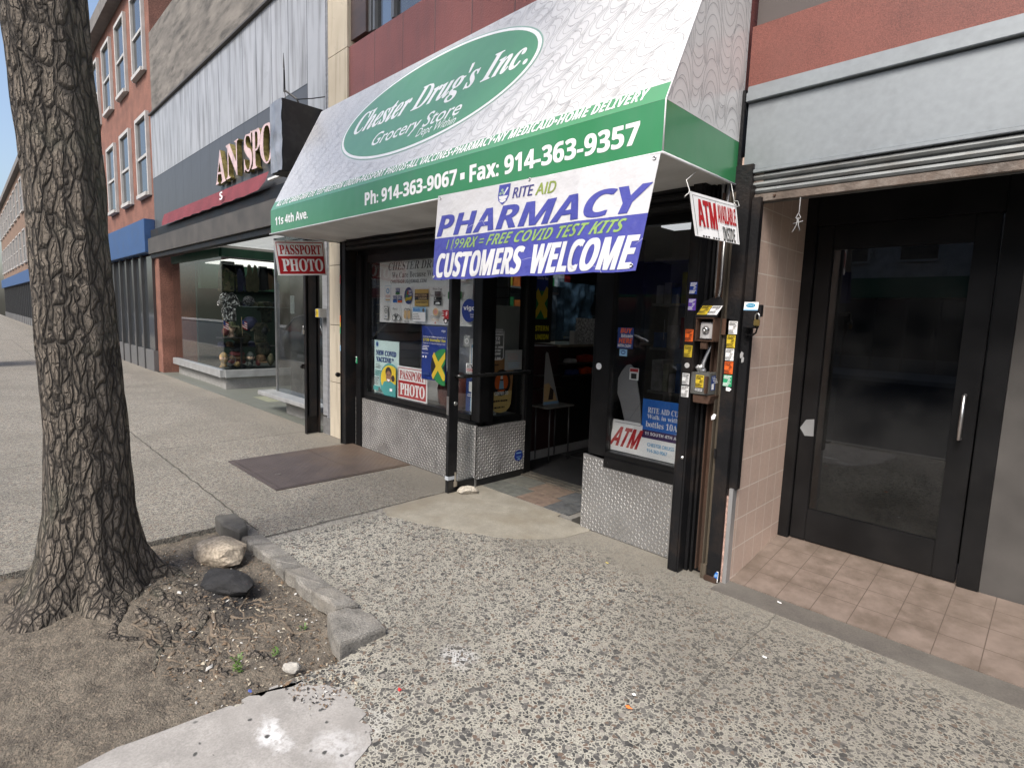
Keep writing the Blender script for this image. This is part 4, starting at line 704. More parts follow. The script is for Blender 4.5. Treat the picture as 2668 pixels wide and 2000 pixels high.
# ------------------------------------------------------------------ left window posters
yw=3.315
pl=[INK[k] for k in('card','black','dgrey','green','navy','red','gold','orange','tan','lblue','blue','rose','yellow','white')]
bike=[('e',.205,.075,.022,.05,1),('e',.205,.075,.016,.037,0),('e',.262,.075,.022,.05,1),('e',.262,.075,.016,.037,0),('l',[(.205,.075),(.222,.14),(.25,.14),(.262,.075)],.003,1),('l',[(.222,.14),(.236,.075),(.25,.14)],.003,1)]
panel('service_poster','large white poster of services with coloured icons in the left window','poster',fac(-5.46,1.455,-3.877,2.13,yw+.01),pl,
 [('t','CHESTER DRUGS','se',.111,.82,.76,.945,2,0,.12),('t','We Care Because We Are','se',.155,.70,.72,.79,2),('t','CHESTERDRUG@GMAIL.COM','sb',.138,.60,.55,.668,1),('t','11S 4th Ave','sb',.66,.635,.86,.70,1),
  ('r',.068,.325,.145,.585,9),('r',.071,.33,.142,.58,0),('e',.106,.50,.022,.045,9),('e',.106,.50,.010,.02,0),('t','VISION','sb',.076,.39,.138,.435,11),('r',.078,.345,.136,.37,8),
  ('r',.205,.46,.255,.54,4),('r',.205,.44,.255,.475,3),('t','OTC','sb',.208,.49,.252,.53,13),('r',.175,.335,.225,.42,4),('r',.175,.315,.225,.35,10),('t','OTC','sb',.178,.365,.222,.405,13),('r',.235,.335,.285,.42,4),('r',.235,.315,.285,.35,7),('t','OTC','sb',.238,.365,.282,.405,13),
  ('e',.362,.42,.048,.13,4),('p',[(.325,.36),(.335,.49),(.36,.50),(.36,.40)],3),('p',[(.34,.44),(.36,.52),(.365,.44)],5),('p',[(.325,.33),(.40,.38),(.405,.42),(.325,.37)],12),('t','NEW','sb',.365,.475,.398,.505,13),('t','YORK','sb',.363,.43,.402,.46,13),('t','LOTTERY','sb',.325,.345,.405,.395,12),
  ('r',.435,.265,.585,.515,6),('r',.435,.355,.585,.455,1),('t','WESTERN','sb',.44,.41,.565,.445,8),('t','UNION','sb',.48,.362,.565,.40,8),('t','MONEY TRANSFER','sb',.455,.31,.575,.335,1),
  ('t','Photo Copy','r',.632,.49,.725,.53,1),('t','Print','r',.605,.405,.64,.44,1),('t','Fax','r',.73,.405,.76,.44,1),('r',.652,.41,.712,.48,2),('r',.644,.355,.722,.40,1),('r',.650,.37,.667,.385,13),('r',.644,.285,.722,.345,1),('p',[(.66,.295),(.708,.295),(.700,.325),(.667,.325)],13),
  ('r',.785,.37,.915,.47,3),
  ('r',.077,.045,.128,.255,1),('r',.0805,.055,.1245,.245,0),('e',.103,.18,.018,.045,1),('e',.103,.18,.013,.034,0),('l',[(.085,.18),(.121,.18)],.003,1),('l',[(.103,.14),(.103,.22)],.002,1),('r',.09,.10,.118,.11,4),('r',.094,.075,.114,.085,4),('t','Bikes &','r',.192,.20,.246,.235,1),*bike,('t','Electric Scooters','r',.175,.012,.267,.03,1),
  ('p',[(.325,.09),(.345,.06),(.358,.09),(.362,.19),(.332,.20)],8),('p',[(.372,.09),(.388,.06),(.402,.09),(.400,.20),(.366,.19)],8),('l',[(.33,.20),(.35,.23),(.365,.205),(.38,.23),(.40,.20)],.004,2),('t','BEER','sb',.338,.01,.392,.043,2),
  ('r',.43,.035,.572,.25,9),('r',.432,.037,.570,.175,13),('t','Benefit','se',.437,.19,.51,.235,10),('e',.548,.205,.012,.03,2),*bars(.437,.55,.06,.16,4,2,3,.3),
  ('e',.685,.185,.028,.055,8),('e',.685,.185,.017,.035,11),('t','COVID-19','r',.638,.095,.726,.13,2),('t','TESTING','r',.642,.055,.722,.085,8),('e',.685,.03,.008,.016,11),
  ('p',[(.745,.20),(.78,.215),(.875,.215),(.875,.09),(.765,.09),(.775,.12),(.745,.13),(.775,.15),(.745,.17),(.775,.18)],5),('t','F','sb',.79,.13,.805,.19,13),('r',.765,.06,.88,.088,1),('e',.79,.06,.018,.04,1),('e',.79,.06,.010,.023,13),('r',.90,.60,.975,.90,11),('r',.903,.605,.972,.895,0),('e',.938,.78,.01,.035,5)],.004)
clipe=lambda cu,cv,ru,rv,mx:[(min(mx,cu+ru*math.cos(a*math.pi/16)),cv+rv*math.sin(a*math.pi/16)) for a in range(32)]
panel('vaccine_poster','pale mint vaccine poster with a smiling child in the lower left window','poster',fac(-5.545,.657,-5.05,1.25,yw-.002),[INK[k] for k in('mint','navy','teal','yellow','brown','skin','white','lblue','dgrey')],
 [('e',.115,.925,.065,.055,7),('e',.115,.925,.045,.038,1),('t','NEW COVID','se',.065,.715,.90,.815,1,.014),('t','VACCINE *','se',.075,.595,.80,.695,1,.014),*bars(.07,.33,.47,.56,3,8,1,.35),*bars(.07,.36,.33,.44,3,2,2,.6),*bars(.07,.33,.16,.31,4,8,5,.5),('r',.07,.06,.36,.14,2),('r',.28,.04,.35,.12,8),
  ('p',clipe(.76,.27,.42,.33,.985),2),('p',clipe(.76,.30,.38,.265,.985),3),('p',[(.42,.14),(.52,.25),(.65,.27),(.80,.27),(.985,.22),(.985,.0),(.55,.0)],2),('e',.70,.43,.125,.10,4),('e',.88,.33,.07,.06,4),('e',.705,.355,.105,.105,5),('p',[(.645,.305),(.765,.305),(.74,.275),(.705,.262),(.67,.275)],6),('e',.665,.385,.016,.010,4),('e',.745,.385,.016,.010,4),('r',.76,.09,.86,.14,6)],.003)
panel('passport_sign','red and white passport photo sign leaning in the left window beside the vaccine poster','sign',bil((-5.075,yw-.004,1.00),(-4.535,yw-.004,1.00),(-5.06,yw-.012,.657),(-4.522,yw-.012,.657)),P4,PASS,.004)
panel('transfer_poster','blue money transfer poster with a black, green and yellow flag disc in the left window','poster',fac(-4.615,.906,-4.212,1.44,yw-.018),[INK[k] for k in('vblue','white','wyellow','black','green','yellow','navy')],
 [('t','vigo','sb',.79,.895,.955,.945,1),('t','Send up to $1,000 to Jamaica for a','sb',.05,.785,.97,.815,1),('t','$7.50 transfer fee','sb',.05,.71,.965,.775,2,.006),('t','Check out our improved exchange rates!','r',.05,.665,.95,.695,1),*bars(.05,.42,.55,.64,3,1,7,.4),('t','Payout options','r',.05,.48,.31,.505,1),('e',.10,.425,.03,.018,1),('e',.215,.425,.022,.022,1),('r',.05,.085,.37,.14,6),
  ('p',clipe(.95,.27,.52,.335,.998),4),('p',[(.43,.27),(.45,.36),(.49,.44),(.70,.26),(.49,.10),(.45,.17)],3),('p',[(.998,.34),(.90,.26),(.998,.17)],3),('p',[(.49,.45),(.56,.53),(.73,.36),(.998,.55),(.998,.43),(.85,.28),(.998,.13),(.998,.04),(.93,.02),(.72,.20),(.53,.02),(.47,.10),(.64,.27)],5)],.002)
panel('cash_sticker','small white cash machine sticker low in the left window by the corner post','sticker',fac(-3.905,1.03,-3.79,1.12,Y+.048),[INK[k] for k in('card','black','red')],[('t','ATM','sb',.1,.52,.9,.92,1,.01),('r',.08,.2,.92,.48,2),('t','INSIDE','sb',.12,.25,.88,.43,0),('r',.15,.05,.85,.12,1)],.001)
panel('round_sticker','round blue sticker with white letters high in the left window beside the service poster','sticker',fac(-3.985,1.495,-3.775,1.705,Y+.048),[INK[k] for k in('vblue','white')],[('t','vigo','sb',.12,.46,.88,.72,1,.01),('t','Western','r',.55,.30,.86,.38,1),('t','Union','r',.6,.2,.82,.28,1)],.001,outline=[(.5+.5*math.cos(a*math.pi/16),.5+.5*math.sin(a*math.pi/16)) for a in range(32)])
panel('paper_notice','small grey paper notice taped inside the left window above the cash sticker','notice',fac(-3.965,1.265,-3.875,1.375,Y+.062),[INK[k] for k in('grey','card','rose')],[('e',.5,.5,.3,.22,1),('e',.5,.5,.24,.16,0)],.001)
for a,b,c,d,l in((-5.35,2.10,-5.22,2.165,'clear tape strip holding the left of the service poster'),(-4.98,2.12,-4.8,2.165,'clear tape strip holding the middle of the service poster')):
    tag(obj('tape_strip',G().box(a,c,yw-.003,yw-.0015,b,d),glass('tape_film',(.8,.8,.8),1.9,.15)),l,'tape')
# display goods by the corner post
def goods(label,x0,x1,y0,y1,z0,z1,c,items,nm='goods_box',cat='box'):
    g=G(); g.box(x0,x1,y0,y1,z0,z1,0); art(g,fac(x0,z0,x1,z1,y0),items); return tag(obj(nm,g,[c]+[INK[k] for k in('white','navy','lblue','teal')]),label,cat)
goods('white box with a blue wave print on the display floor by the corner post',-3.99,-3.80,3.43,3.55,.60,.93,INK['card'],[('r',.2,.30,.98,.72,2),('l',[(.25,.45),(.45,.5),(.55,.42),(.7,.55),(.8,.42),(.95,.5)],.02,1),*bars(.1,.9,.8,.92,2,3,4,.5)])
goods('dark blue box behind the white wave box on the display floor',-4.15,-4.0,3.50,3.62,.60,.95,INK['navy'],[('r',.45,.1,.9,.45,3),('r',.3,.62,.9,.9,1),*bars(.2,.9,.48,.58,2,1,9,.4)])
goods('tall white framed case on the display floor behind the cash sticker',-4.18,-3.9,3.56,3.68,.60,1.33,INK['card'],[('r',.1,.08,.75,.92,3),('r',.14,.12,.7,.88,0)],'display_case','case')
g=G(); g.lathe([(.16,.60),(.22,.66),(.235,.80),(.20,.92),(.12,.98)],(-4.40,3.55,0),20,0,'z',.9,.6); tag(obj('leather_pouffe',g,mat('maroon_leather',(.10,.03,.025),.3,var=.3,bump=.3,bscale=12),smooth=True),'rounded maroon leather seat behind the blue transfer poster','seat')
# ------------------------------------------------------------------ things on the door and side window
fm=frame((-3.7105,3.575,1.158),(0,-.268,0),(0,0,.281)); g=G(); LG=mat('frosted_print',(.65,.65,.65),.6)
for a,b,c,d in((.06,.0,.94,.018),(.06,.982,.94,1),(0,.06,.02,.94),(.98,.06,1,.94)): g.rect(a,b,c,d,fm,0)
for a,b,c,d in((.02,.06,.06,.018),(.94,.018,.98,.06),(.98,.94,.94,.982),(.06,.982,.02,.94)): g.face([(a-.008,b-.008),(c-.008,d-.008),(c+.008,d+.008),(a+.008,b+.008)],fm,0)
for t_,u0,u1,v0,v1,b in(('CHESTER DRUGS INC',.07,.93,.885,.945,.003),('PHARMACY & GROCERY',.05,.95,.795,.855,.003),('STORE',.19,.81,.65,.755,.01),('HOURS',.19,.81,.515,.62,.01),('MON - FRI 10 AM-6 PM',.05,.97,.38,.45,.003),('SAT 10 AM-4 PM',.15,.83,.275,.345,.003),('SUNDAY CLOSED',.15,.83,.165,.235,.003),('WE DELIVER',.13,.87,.02,.085,.004)): text(g,t_,'sb',u0,v0,u1,v1,fm,0,0,b)
tag(obj('hours_decal',g,LG),'frosted store hours lettering on the glass of the open door','decal')
panel('notice_sheet','white notice sheet taped on the open door glass above the push bar','notice',fx(3.605,1.055,3.835,1.244,-3.722),[INK['grey'],INK['rose'],INK['lblue']],[*bars(.15,.85,.5,.85,4,1,1,.15),*bars(.15,.85,.1,.4,3,2,2,.2)],.001)
panel('grey_backing','large grey board standing in the side window behind the open door','board',fx(3.515,1.10,3.879,1.66,-3.815),[mat('backing_grey',(.22,.22,.22),.8,var=.1)],[],.006)
cup=[(.10,.16),(.16,.08),(.30,.02),(.5,0),(.70,.02),(.84,.08),(.90,.16),(1,1),(0,1)]
panel('coffee_sign','brown and gold cup shaped coffee sign with a lighthouse in the side window','sign',fx(3.485,.635,3.812,1.156,-3.80),[mat('cup_brown',(.42,.20,.08),.5,var=.3,scale=3),mat('cup_gold',(.62,.42,.15),.5,var=.25,scale=3),INK['black'],INK['card'],INK['lblue'],INK['brown'],INK['orange']],
 [('p',[(.10,.16),(.16,.08),(.30,.02),(.5,0),(.70,.02),(.84,.08),(.90,.16),(.93,.40),(.07,.40)],1),*bars(.1,.5,.86,.93,1,5,3,.4),('e',.48,.56,.37,.245,2),('e',.48,.57,.27,.18,6),('p',[(.38,.43),(.58,.43),(.55,.60),(.41,.60)],4),('r',.41,.60,.55,.63,2),('r',.435,.63,.525,.69,3),('p',[(.42,.69),(.54,.69),(.48,.74)],2),('r',.23,.43,.72,.45,2),('t','COFFEE CO','sb',.20,.335,.76,.40,3,.006),*bars(.15,.8,.20,.26,1,5,6,.5),*bars(.2,.78,.08,.14,1,5,8,.5)],.004,outline=cup)
tag(obj('alarm_tag',G().lathe([(.058,-3.6895),(.058,-3.686)],(0,3.80,.215),8,0,'x').rect(3.765,.235,3.835,.247,frame((-3.6855,0,0),(0,1,0),(0,0,1)),.0005,1).rect(3.77,.20,3.83,.206,frame((-3.6855,0,0),(0,1,0),(0,0,1)),.0005,1).rect(3.785,.175,3.815,.188,frame((-3.6855,0,0),(0,1,0),(0,0,1)),.0005,1),[INK['vblue'],INK['lblue']]),'round dark blue tag on the tread plate beside the door hinge','tag')
tag(obj('round_label',G().lathe([(.024,Y+.018),(.024,Y+.0165)],(-2.385,0,1.222),18,0,'y'),INK['card']),'round white label on the black post between doorway and right window','label')
# ------------------------------------------------------------------ right window
tag(obj('display_ledge',G().box(-2.44,-1.58,Y+.15,3.86,.53,.60),mat('dark_ledge',(.05,.05,.05),.6)),'dark display ledge behind the right window','ledge')
panel('transfer_sign','blue, purple and white prescription transfer sign in the lower right window','sign',fac(-2.045,.618,-1.58,1.025,3.325),[INK[k] for k in('blue','dviolet','card','white','navy','lblue')],
 [('r',0,0,1,.335,2),('r',0,.335,1,.475,1),('t','RITE AID CUSTOMERS','se',.095,.775,.98,.87,3),('t','Walk in with your','se',.09,.655,.80,.75,3),('t','bottles 10A - 6P','se',.075,.53,.80,.64,3),('t','11 SOUTH 4TH AVE(NEAR','sb',.07,.375,.86,.445,3),('t','CHESTER DRUGS','r',.12,.20,.56,.265,5,.005),('t','914-363-9067','r',.12,.10,.46,.165,5,.005)],.004)
panel('cash_board','white sign board hidden behind the red lettered cash machine sign','sign board',bil((-2.285,3.334,.845),(-2.06,3.334,.845),(-2.335,3.334,.625),(-2.08,3.334,.625)),[INK['card']],[],.004)
panel('cash_board','white cash machine sign with red letters leaning in the lower right window','sign',bil((-2.268,3.322,.836),(-2.035,3.322,.836),(-2.316,3.322,.62),(-2.04,3.322,.62)),P4,[('l',[(.03,.97),(.97,.97)],.006,3),('t','ATM','sb',.09,.17,.97,.84,1,.02,.25)],.003)
panel('grey_fin','tall grey curved board standing behind the cash machine sign','board',frame((0,3.37,0),(1,0,0),(0,0,1)),[mat('fin_grey',(.24,.24,.245),.6,var=.08),INK['dgrey']],[('l',[(-2.17,.86),(-2.08,1.0)],.0012,1)],.01,
 outline=[(-2.17,.61),(-2.05,.61),(-2.07,.80),(-2.10,1.00),(-2.135,1.15),(-2.165,1.225),(-2.195,1.248),(-2.225,1.238),(-2.265,1.19),(-2.30,1.12),(-2.312,1.07),(-2.29,1.03),(-2.26,.97),(-2.22,.85)])
panel('coin_decal','faint orange and white coin decal on the right window glass','decal',fac(-2.258,1.362,-2.128,1.506,Y+.047),[INK['navy'],INK['orange'],INK['card']],[('t','BUY','sb',.20,.74,.88,.98,1,.01,.15),('t','bitcoin','sb',.25,.53,.95,.70,2,0,.15),('t','HERE','sb',.12,.25,.95,.50,1,.01,.15),('t','WITH CASH!','sb',.05,.06,.9,.2,2,0,.15)],.001)
panel('small_sticker','small pale blue sticker below the coin decal on the right window','sticker',fac(-2.235,1.308,-2.172,1.356,Y+.047),[INK['lblue'],INK['navy']],[('e',.5,.55,.3,.3,1),('e',.5,.55,.22,.16,0)],.001)
panel('warning_sign','small white and red warning sign half hidden by the grey board','sign',fac(-2.19,1.140,-2.115,1.225,3.36),[INK['card'],INK['red'],INK['black']],[('r',.05,.68,.95,.95,1),('r',.2,.1,.8,.55,2)],.002)
g=G()
for k in range(16): g.lathe([(.001,1.436+.0085*k),(.0035,1.439+.0085*k),(.001,1.442+.0085*k)],(-1.962,3.40,0),6)
tag(obj('bead_chain',g,STEEL,smooth=True),'thin bead chain hanging inside the right window','chain')
rr=random.Random(8); SHF=thing('goods_rack','dark rack of small goods inside the right window','rack',(-2.0,3.95,0))
g=G()
for z in(.65,1.0,1.35,1.7,2.05): g.box(-2.4,-1.6,3.95,4.2,z-.02,z)
g.box(-2.4,-1.6,4.21,4.23,0.02,2.3); obj('rack_frame',g,mat('rack_grey',(.2,.2,.2),.5),SHF)
gm=[mat('rackgoods_%d'%i,c,.4,var=.3,scale=15) for i,c in enumerate(((.3,.3,.3),(.3,.28,.03),(.25,.03,.03),(.04,.10,.25),(.25,.27,.2)))]
gn=['grey','yellow','red','blue','beige']
for z,sn in((.65,'lowest'),(1.0,'second'),(1.35,'third'),(1.7,'top')):
    x=-2.38
    while x<-1.68:
        w=rr.uniform(.05,.13); k=rr.randrange(5); tag(obj('packed_good',G().box(x,x+w-.008,3.97,4.15,z+.001,z+rr.uniform(.1,.25)),gm[k],bevel=.003),'%s pack on the %s shelf of the goods rack'%(gn[k],sn),'pack','packs on the goods rack'); x+=w
# ------------------------------------------------------------------ roll gate guides and the key switch boxes
tag(obj('gate_guide',G().box(-5.985,-5.965,3.12,Y-.022,.003,2.34).box(-5.964,-5.90,3.13,3.20,.003,2.34).box(-5.89,-5.855,3.12,3.27,.003,2.34).box(-5.899,-5.891,3.16,3.27,.003,2.34),BLKR,bevel=.003),'black steel gate guide between the stone pier and the left window','gate guide')
g=G(); g.lathe([(.028,-.012),(.028,.012),(.012,.013),(.012,-.011)],(-6.0,3.10,.82),14,0,'x'); tag(obj('gate_eye',g,BLKR,smooth=True),'small black locking eye on the gate guide beside the stone pier','locking eye')
tag(obj('gate_guide',G().box(-1.652,-1.640,3.09,3.235,.003,2.36).box(-1.639,-1.590,3.088,3.10,.003,2.36).box(-1.639,-1.632,3.101,3.235,.003,2.36).box(-1.589,-1.577,3.09,3.235,.003,2.36),BLKR,bevel=.002),'black steel gate guide at the right of the right window, dotted with stickers','gate guide')
g=G(); g.box(-1.576,-1.36,3.205,3.236,.003,2.45); g.box(-1.575,-1.555,3.16,3.204,.003,2.36); g.box(-1.545,-1.530,3.17,3.204,.003,2.36)
tag(obj('gate_backing',g,BLKR,bevel=.002),'black ribbed steel backing behind the key switch boxes','steel channel')
tag(obj('rusty_angle',G().box(-1.500,-1.493,3.15,3.204,.04,2.3).box(-1.492,-1.455,3.185,3.204,.02,2.3),RUST,bevel=.002),'rusty steel angle running up behind the key switch boxes','steel angle')
tag(obj('brown_channel',G().box(-1.452,-1.447,3.14,3.204,.0,2.3).box(-1.446,-1.428,3.175,3.204,.03,2.3).box(-1.46,-1.425,3.145,3.17,-.005,.09),OLIVE,bevel=.002),'worn brown steel strip beside the sticker covered gate guide of the tiled entrance','steel strip')
tag(obj('gate_guide',G().box(-1.424,-1.345,3.155,3.163,.003,2.33).box(-1.424,-1.414,3.164,3.236,.003,2.33).box(-1.356,-1.345,3.164,3.236,.003,2.33).box(-1.344,-1.296,3.19,3.236,.585,2.26),BLKR,bevel=.002),'black steel gate guide at the left edge of the tiled entrance','gate guide')
tag(obj('foot_plate',G().box(-1.43,-1.35,3.13,3.155,.0,.03),RUST,bevel=.004),'rusty foot plate below the gate guide of the tiled entrance','plate')
B1=thing('key_switch_box','open rusty steel box with grey key switch and raised lid','switch box',(-1.51,3.13,1.45))
g=G(); g.box(-1.562,-1.450,3.06,3.2,1.449,1.456); g.box(-1.562,-1.450,3.06,3.2,1.580,1.587); g.box(-1.562,-1.555,3.06,3.2,1.457,1.579); g.box(-1.457,-1.450,3.06,3.2,1.457,1.579); g.box(-1.554,-1.458,3.19,3.2,1.457,1.579); g.box(-1.53,-1.49,3.07,3.09,1.405,1.4485); g.box(-1.449,-1.40,3.155,3.175,1.49,1.585); obj('box_shell',g,RUST,B1,bevel=.0015)
obj('switch_plate',G().box(-1.545,-1.464,3.085,3.12,1.462,1.560),mat('grey_paint',(.42,.41,.41),.4,var=.08),B1,bevel=.006)
g=G(); g.lathe([(.022,3.0845),(.022,3.078),(.016,3.070),(.015,3.066),(.006,3.064),(.005,3.068)],(-1.506,0,1.517),18,0,'y'); obj('key_cylinder',g,STEEL,B1,smooth=True)
g=G(); g.box(-1.525,-1.484,3.082,3.0846,1.467,1.487); obj('name_plate',g,mat('plate_light',(.5,.5,.5),.35),B1)
for a,b in((-1.54,1.466),(-1.47,1.466),(-1.54,1.555),(-1.47,1.555)): obj('screw',G().lathe([(.004,3.0848),(.003,3.082)],(a,0,b),8,0,'y'),STEEL,B1)
fl=frame((-1.568,3.055,1.592),(.135,0,0),(0,.072,.083))
g=G(); g.prism([(0,0),(1,0),(1,1.0),(.86,1.32),(.70,1.44),(.46,1.44),(.05,1.05)],fl,-.005,0); obj('box_lid',g,BLKR,B1,bevel=.001)
obj('hinge_pin',G().tube([(-1.56,3.065,1.59),(-1.455,3.065,1.59)],.006,8),RUST,B1)
B2=thing('junction_box','grey steel junction box below the key switch box, with a yellow sticker','junction box',(-1.51,3.13,1.137))
GB=mat('grey_box_paint',(.13,.135,.125),.45,.2,var=.15,scale=10,dirt=(.06,.04,.03),damt=.5,dscale=8)
obj('box_body',G().box(-1.568,-1.455,3.06,3.2,1.137,1.266),GB,B2,bevel=.004)
obj('box_flap',G().box(-1.468,-1.4545,3.03,3.058,1.15,1.25),RUST,B2,bevel=.003)
obj('box_hasp',G().box(-1.58,-1.569,3.07,3.10,1.17,1.22),BLKR,B2,bevel=.003)
tag(obj('drip_plate',G().prism([(-1.55,1.085),(-1.455,1.085),(-1.44,1.135),(-1.555,1.135)],frame((0,3.07,0),(1,0,0),(0,.0,1)),-.12,0),RUST,bevel=.003),'rusty lip plate under the junction box','plate')
CON=mat('conduit',(.5,.5,.5),.35,.9,var=.12,scale=20)
tag(obj('conduit',G().tube([(-1.512,3.18,2.40),(-1.512,3.18,2.0),(-1.513,3.18,1.60)],.011,10),CON,smooth=True),'left of the two straight steel conduits running up from the key switch box','conduit')
tag(obj('conduit',G().tube([(-1.482,3.18,2.40),(-1.482,3.18,1.78),(-1.486,3.18,1.73),(-1.500,3.175,1.68),(-1.502,3.17,1.60)],.011,10),CON,smooth=True),'right of the two steel conduits, bent just above the key switch box','conduit')
tag(obj('conduit',G().tube([(-1.508,3.17,1.449),(-1.512,3.165,1.41),(-1.525,3.15,1.365),(-1.535,3.14,1.32),(-1.537,3.135,1.285),(-1.537,3.135,1.268)],.0125,10).lathe([(.022,1.267),(.024,1.278),(.016,1.29)],(-1.537,3.135,0),14),CON,smooth=True),'short curved steel conduit joining the two switch boxes','conduit')
g=G()
for k in range(6): a=k*1.05; g.lathe([(.002,1.268),(.014+.004*(k%3),1.274+.004*k),(.010,1.285+.004*k),(.002,1.292+.004*k)],(-1.545+.018*math.cos(a),3.13+.016*math.sin(a),0),7)
tag(obj('foil_wrap',g,mat('foil',(.6,.6,.6),.3,.6,var=.3,scale=40,bump=1,bscale=50)),'crumpled clear plastic around the foot of the curved conduit','plastic wrap')
g=G(); g.lathe([(.010,3.088),(.010,3.082),(.004,3.078)],(-1.600,0,.735),10,0,'y'); tag(obj('bolt',g,STEEL),'steel bolt head low on the gate guide by the right window','bolt')
obj_h=G().box(-1.432,-1.418,3.146,3.156,.755,.815); tag(obj('hinge',obj_h,BLKR,bevel=.002),'small steel hinge low on the gate guide of the tiled entrance','hinge')
# stickers
def sticker(lab,x0,z0,x1,z1,y,c,tx,big=('24/7',),f=None,seed=0):
    g=G(); f=f or fac(x0,z0,x1,z1,y); g.prism([(0,0),(1,0),(1,1),(0,1)],f,-.0006,0); rr=random.Random(seed)
    art(g,f,[('t',big[0],'sb',.08,.84,.92,.95,1,.01)]+bars(.07,.93,.66,.83,2,1,seed,.6)+[('t','24/7','sb',.56,.52,.9,.62,1,.01)]+bars(.5,.93,.36,.5,2,1,seed+1,.45)+bars(.06,.94,.05,.34,3,1,seed+2,.6),.0004,.0002)
    tag(obj('sticker',g,[INK[c],INK[tx]]),lab,'sticker','gate repair stickers')
for n,(lab,x0,z0,x1,z1,y,c,tx,b) in enumerate([
 ('blue repair sticker, topmost on the gate guide beside the right window',-1.629,1.722,-1.582,1.793,3.0865,'vblue','white',('GATE REPAIR',)),
 ('purple repair sticker below the blue one on the gate guide',-1.631,1.627,-1.583,1.696,3.0865,'purple','white',('GATE REPAIR',)),
 ('orange repair sticker on the gate guide beside the right window, level with the key switch',-1.637,1.443,-1.586,1.515,3.0865,'orange','black',('EXPERT',)),
 ('yellow repair sticker on the gate guide above the round white label',-1.637,1.350,-1.586,1.420,3.0865,'yellow','black',('GATE REPAIR',)),
 ('torn white repair sticker on the gate guide just below the round label',-1.637,1.184,-1.591,1.252,3.0865,'card','dgrey',('REPAIR',)),
 ('lower torn white repair sticker on the gate guide, beside the junction box foot',-1.638,1.108,-1.589,1.175,3.0865,'card','dgrey',('GATE REPAIR',)),
 ('white repair sticker headed BRONX, topmost on the gate guide of the tiled entrance',-1.405,1.498,-1.354,1.571,3.1535,'card','black',('BRONX',)),
 ('yellow repair sticker under the BRONX one on the gate guide',-1.410,1.419,-1.360,1.491,3.1535,'yellow','black',('GATE REPAIR',)),
 ('white repair sticker between the yellow and orange ones on the entrance gate guide',-1.411,1.344,-1.362,1.413,3.1535,'card','dgrey',('GATE REPAIR',)),
 ('orange repair sticker above the green one on the entrance gate guide',-1.411,1.267,-1.361,1.338,3.1535,'orange','black',('EXPERT',)),
 ('green repair sticker, lowest on the entrance gate guide',-1.412,1.193,-1.361,1.260,3.1535,'ggreen','white',('GATE REPAIR',)),
 ('yellow repair sticker on the front of the grey junction box',-1.536,1.180,-1.486,1.252,3.0585,'yellow','black',('GATE REPAIR',)),
 ]): sticker(lab,x0,z0,x1,z1,y,c,tx,b,seed=n*5)
fy=frame((-1.561,3.0645,1.6035),(.058,0,0),(.012,.045,.0522)); fy2=frame((-1.499,3.0645,1.6035),(.058,0,0),(.012,.045,.0522))
sticker('yellow repair sticker on the raised lid of the key switch box',0,0,0,0,0,'yellow','black',('GATE REPAIR',),lambda u,v,d=0:fy(u,v,d+.001),61); sticker('white repair sticker on the raised lid of the key switch box',0,0,0,0,0,'card','dgrey',('GATE REPAIR',),lambda u,v,d=0:fy2(u,v,d+.001),62)
panel('sticker','narrow black GATE REPAIR sticker below the yellow one on the junction box','sticker',fac(-1.540,1.155,-1.486,1.176,3.0585),[INK['black'],INK['white']],[('t','GATE REPAIR','sb',.06,.52,.94,.88,1,.005),('t','917-642-6486','sb',.06,.1,.94,.42,1,.005)],.0006,'gate repair stickers')
panel('sticker','dark narrow sticker on the side of the junction box','sticker',fx(3.09,1.165,3.15,1.25,-1.4538),[INK['navy'],INK['card']],[('r',.1,.05,.6,.45,1),*bars(.1,.9,.5,.95,4,1,4,.5)],.0006,'gate repair stickers')
tag(obj('round_label',G().lathe([(.016,3.0875),(.016,3.0860)],(-1.612,0,1.300),18,0,'y'),mat('label_grey',(.5,.49,.48),.5)),'round grey label between the yellow and torn white stickers on the gate guide','label')
tag(obj('torn_tape',G().prism([(0,.0),(.7,-.1),(1,.5),(.6,.9),(0,1)],fac(-1.392,1.168,-1.360,1.190,3.1535),-.001,0),INK['white']),'torn white tape scrap under the green sticker','tape')
tag(obj('torn_tape',G().prism([(.1,0),(.8,.25),(1,.9),(.5,1),(0,.5)],fac(-1.462,.985,-1.432,1.025,3.139),-.001,0),INK['white']),'white paper corner stuck to the worn brown strip','paper')
for i,(x0,x1,z0,z1) in enumerate(((-1.341,-1.322,1.36,1.40),(-1.331,-1.316,1.335,1.372))): tag(obj('torn_tape',G().prism([(.1,0),(.9,.15),(1,.8),(.4,1),(0,.6)],fac(x0,z0,x1,z1,3.1885),-.001,0),INK['grey']),['upper grey tape remnant right of the repair stickers','lower grey tape remnant right of the repair stickers'][i],'tape')
LK=thing('lock_box','black steel lock box on the tile wall with brass padlock','lock box',(-1.27,3.15,1.535))
obj('box_body',G().box(-1.312,-1.238,3.12,3.17,1.535,1.645),BLKR,LK,bevel=.004)
obj('shackle_plate',G().box(-1.237,-1.222,3.135,3.165,1.60,1.665),BLKR,LK); obj('conduit_tail',G().tube([(-1.31,3.16,1.50),(-1.27,3.16,1.495),(-1.25,3.16,1.51),(-1.245,3.16,1.536)],.005,6),BLKR,LK)
obj('padlock',G().box(-1.247,-1.215,3.105,3.119,1.548,1.583),mat('brass',(.45,.33,.12),.35,.9,var=.1),LK,bevel=.004)
obj('shackle',G().tube([(-1.242,3.112,1.583),(-1.242,3.112,1.607),(-1.235,3.112,1.617),(-1.227,3.112,1.617),(-1.220,3.112,1.607),(-1.220,3.112,1.583)],.0038,8),STEEL,LK,smooth=True)
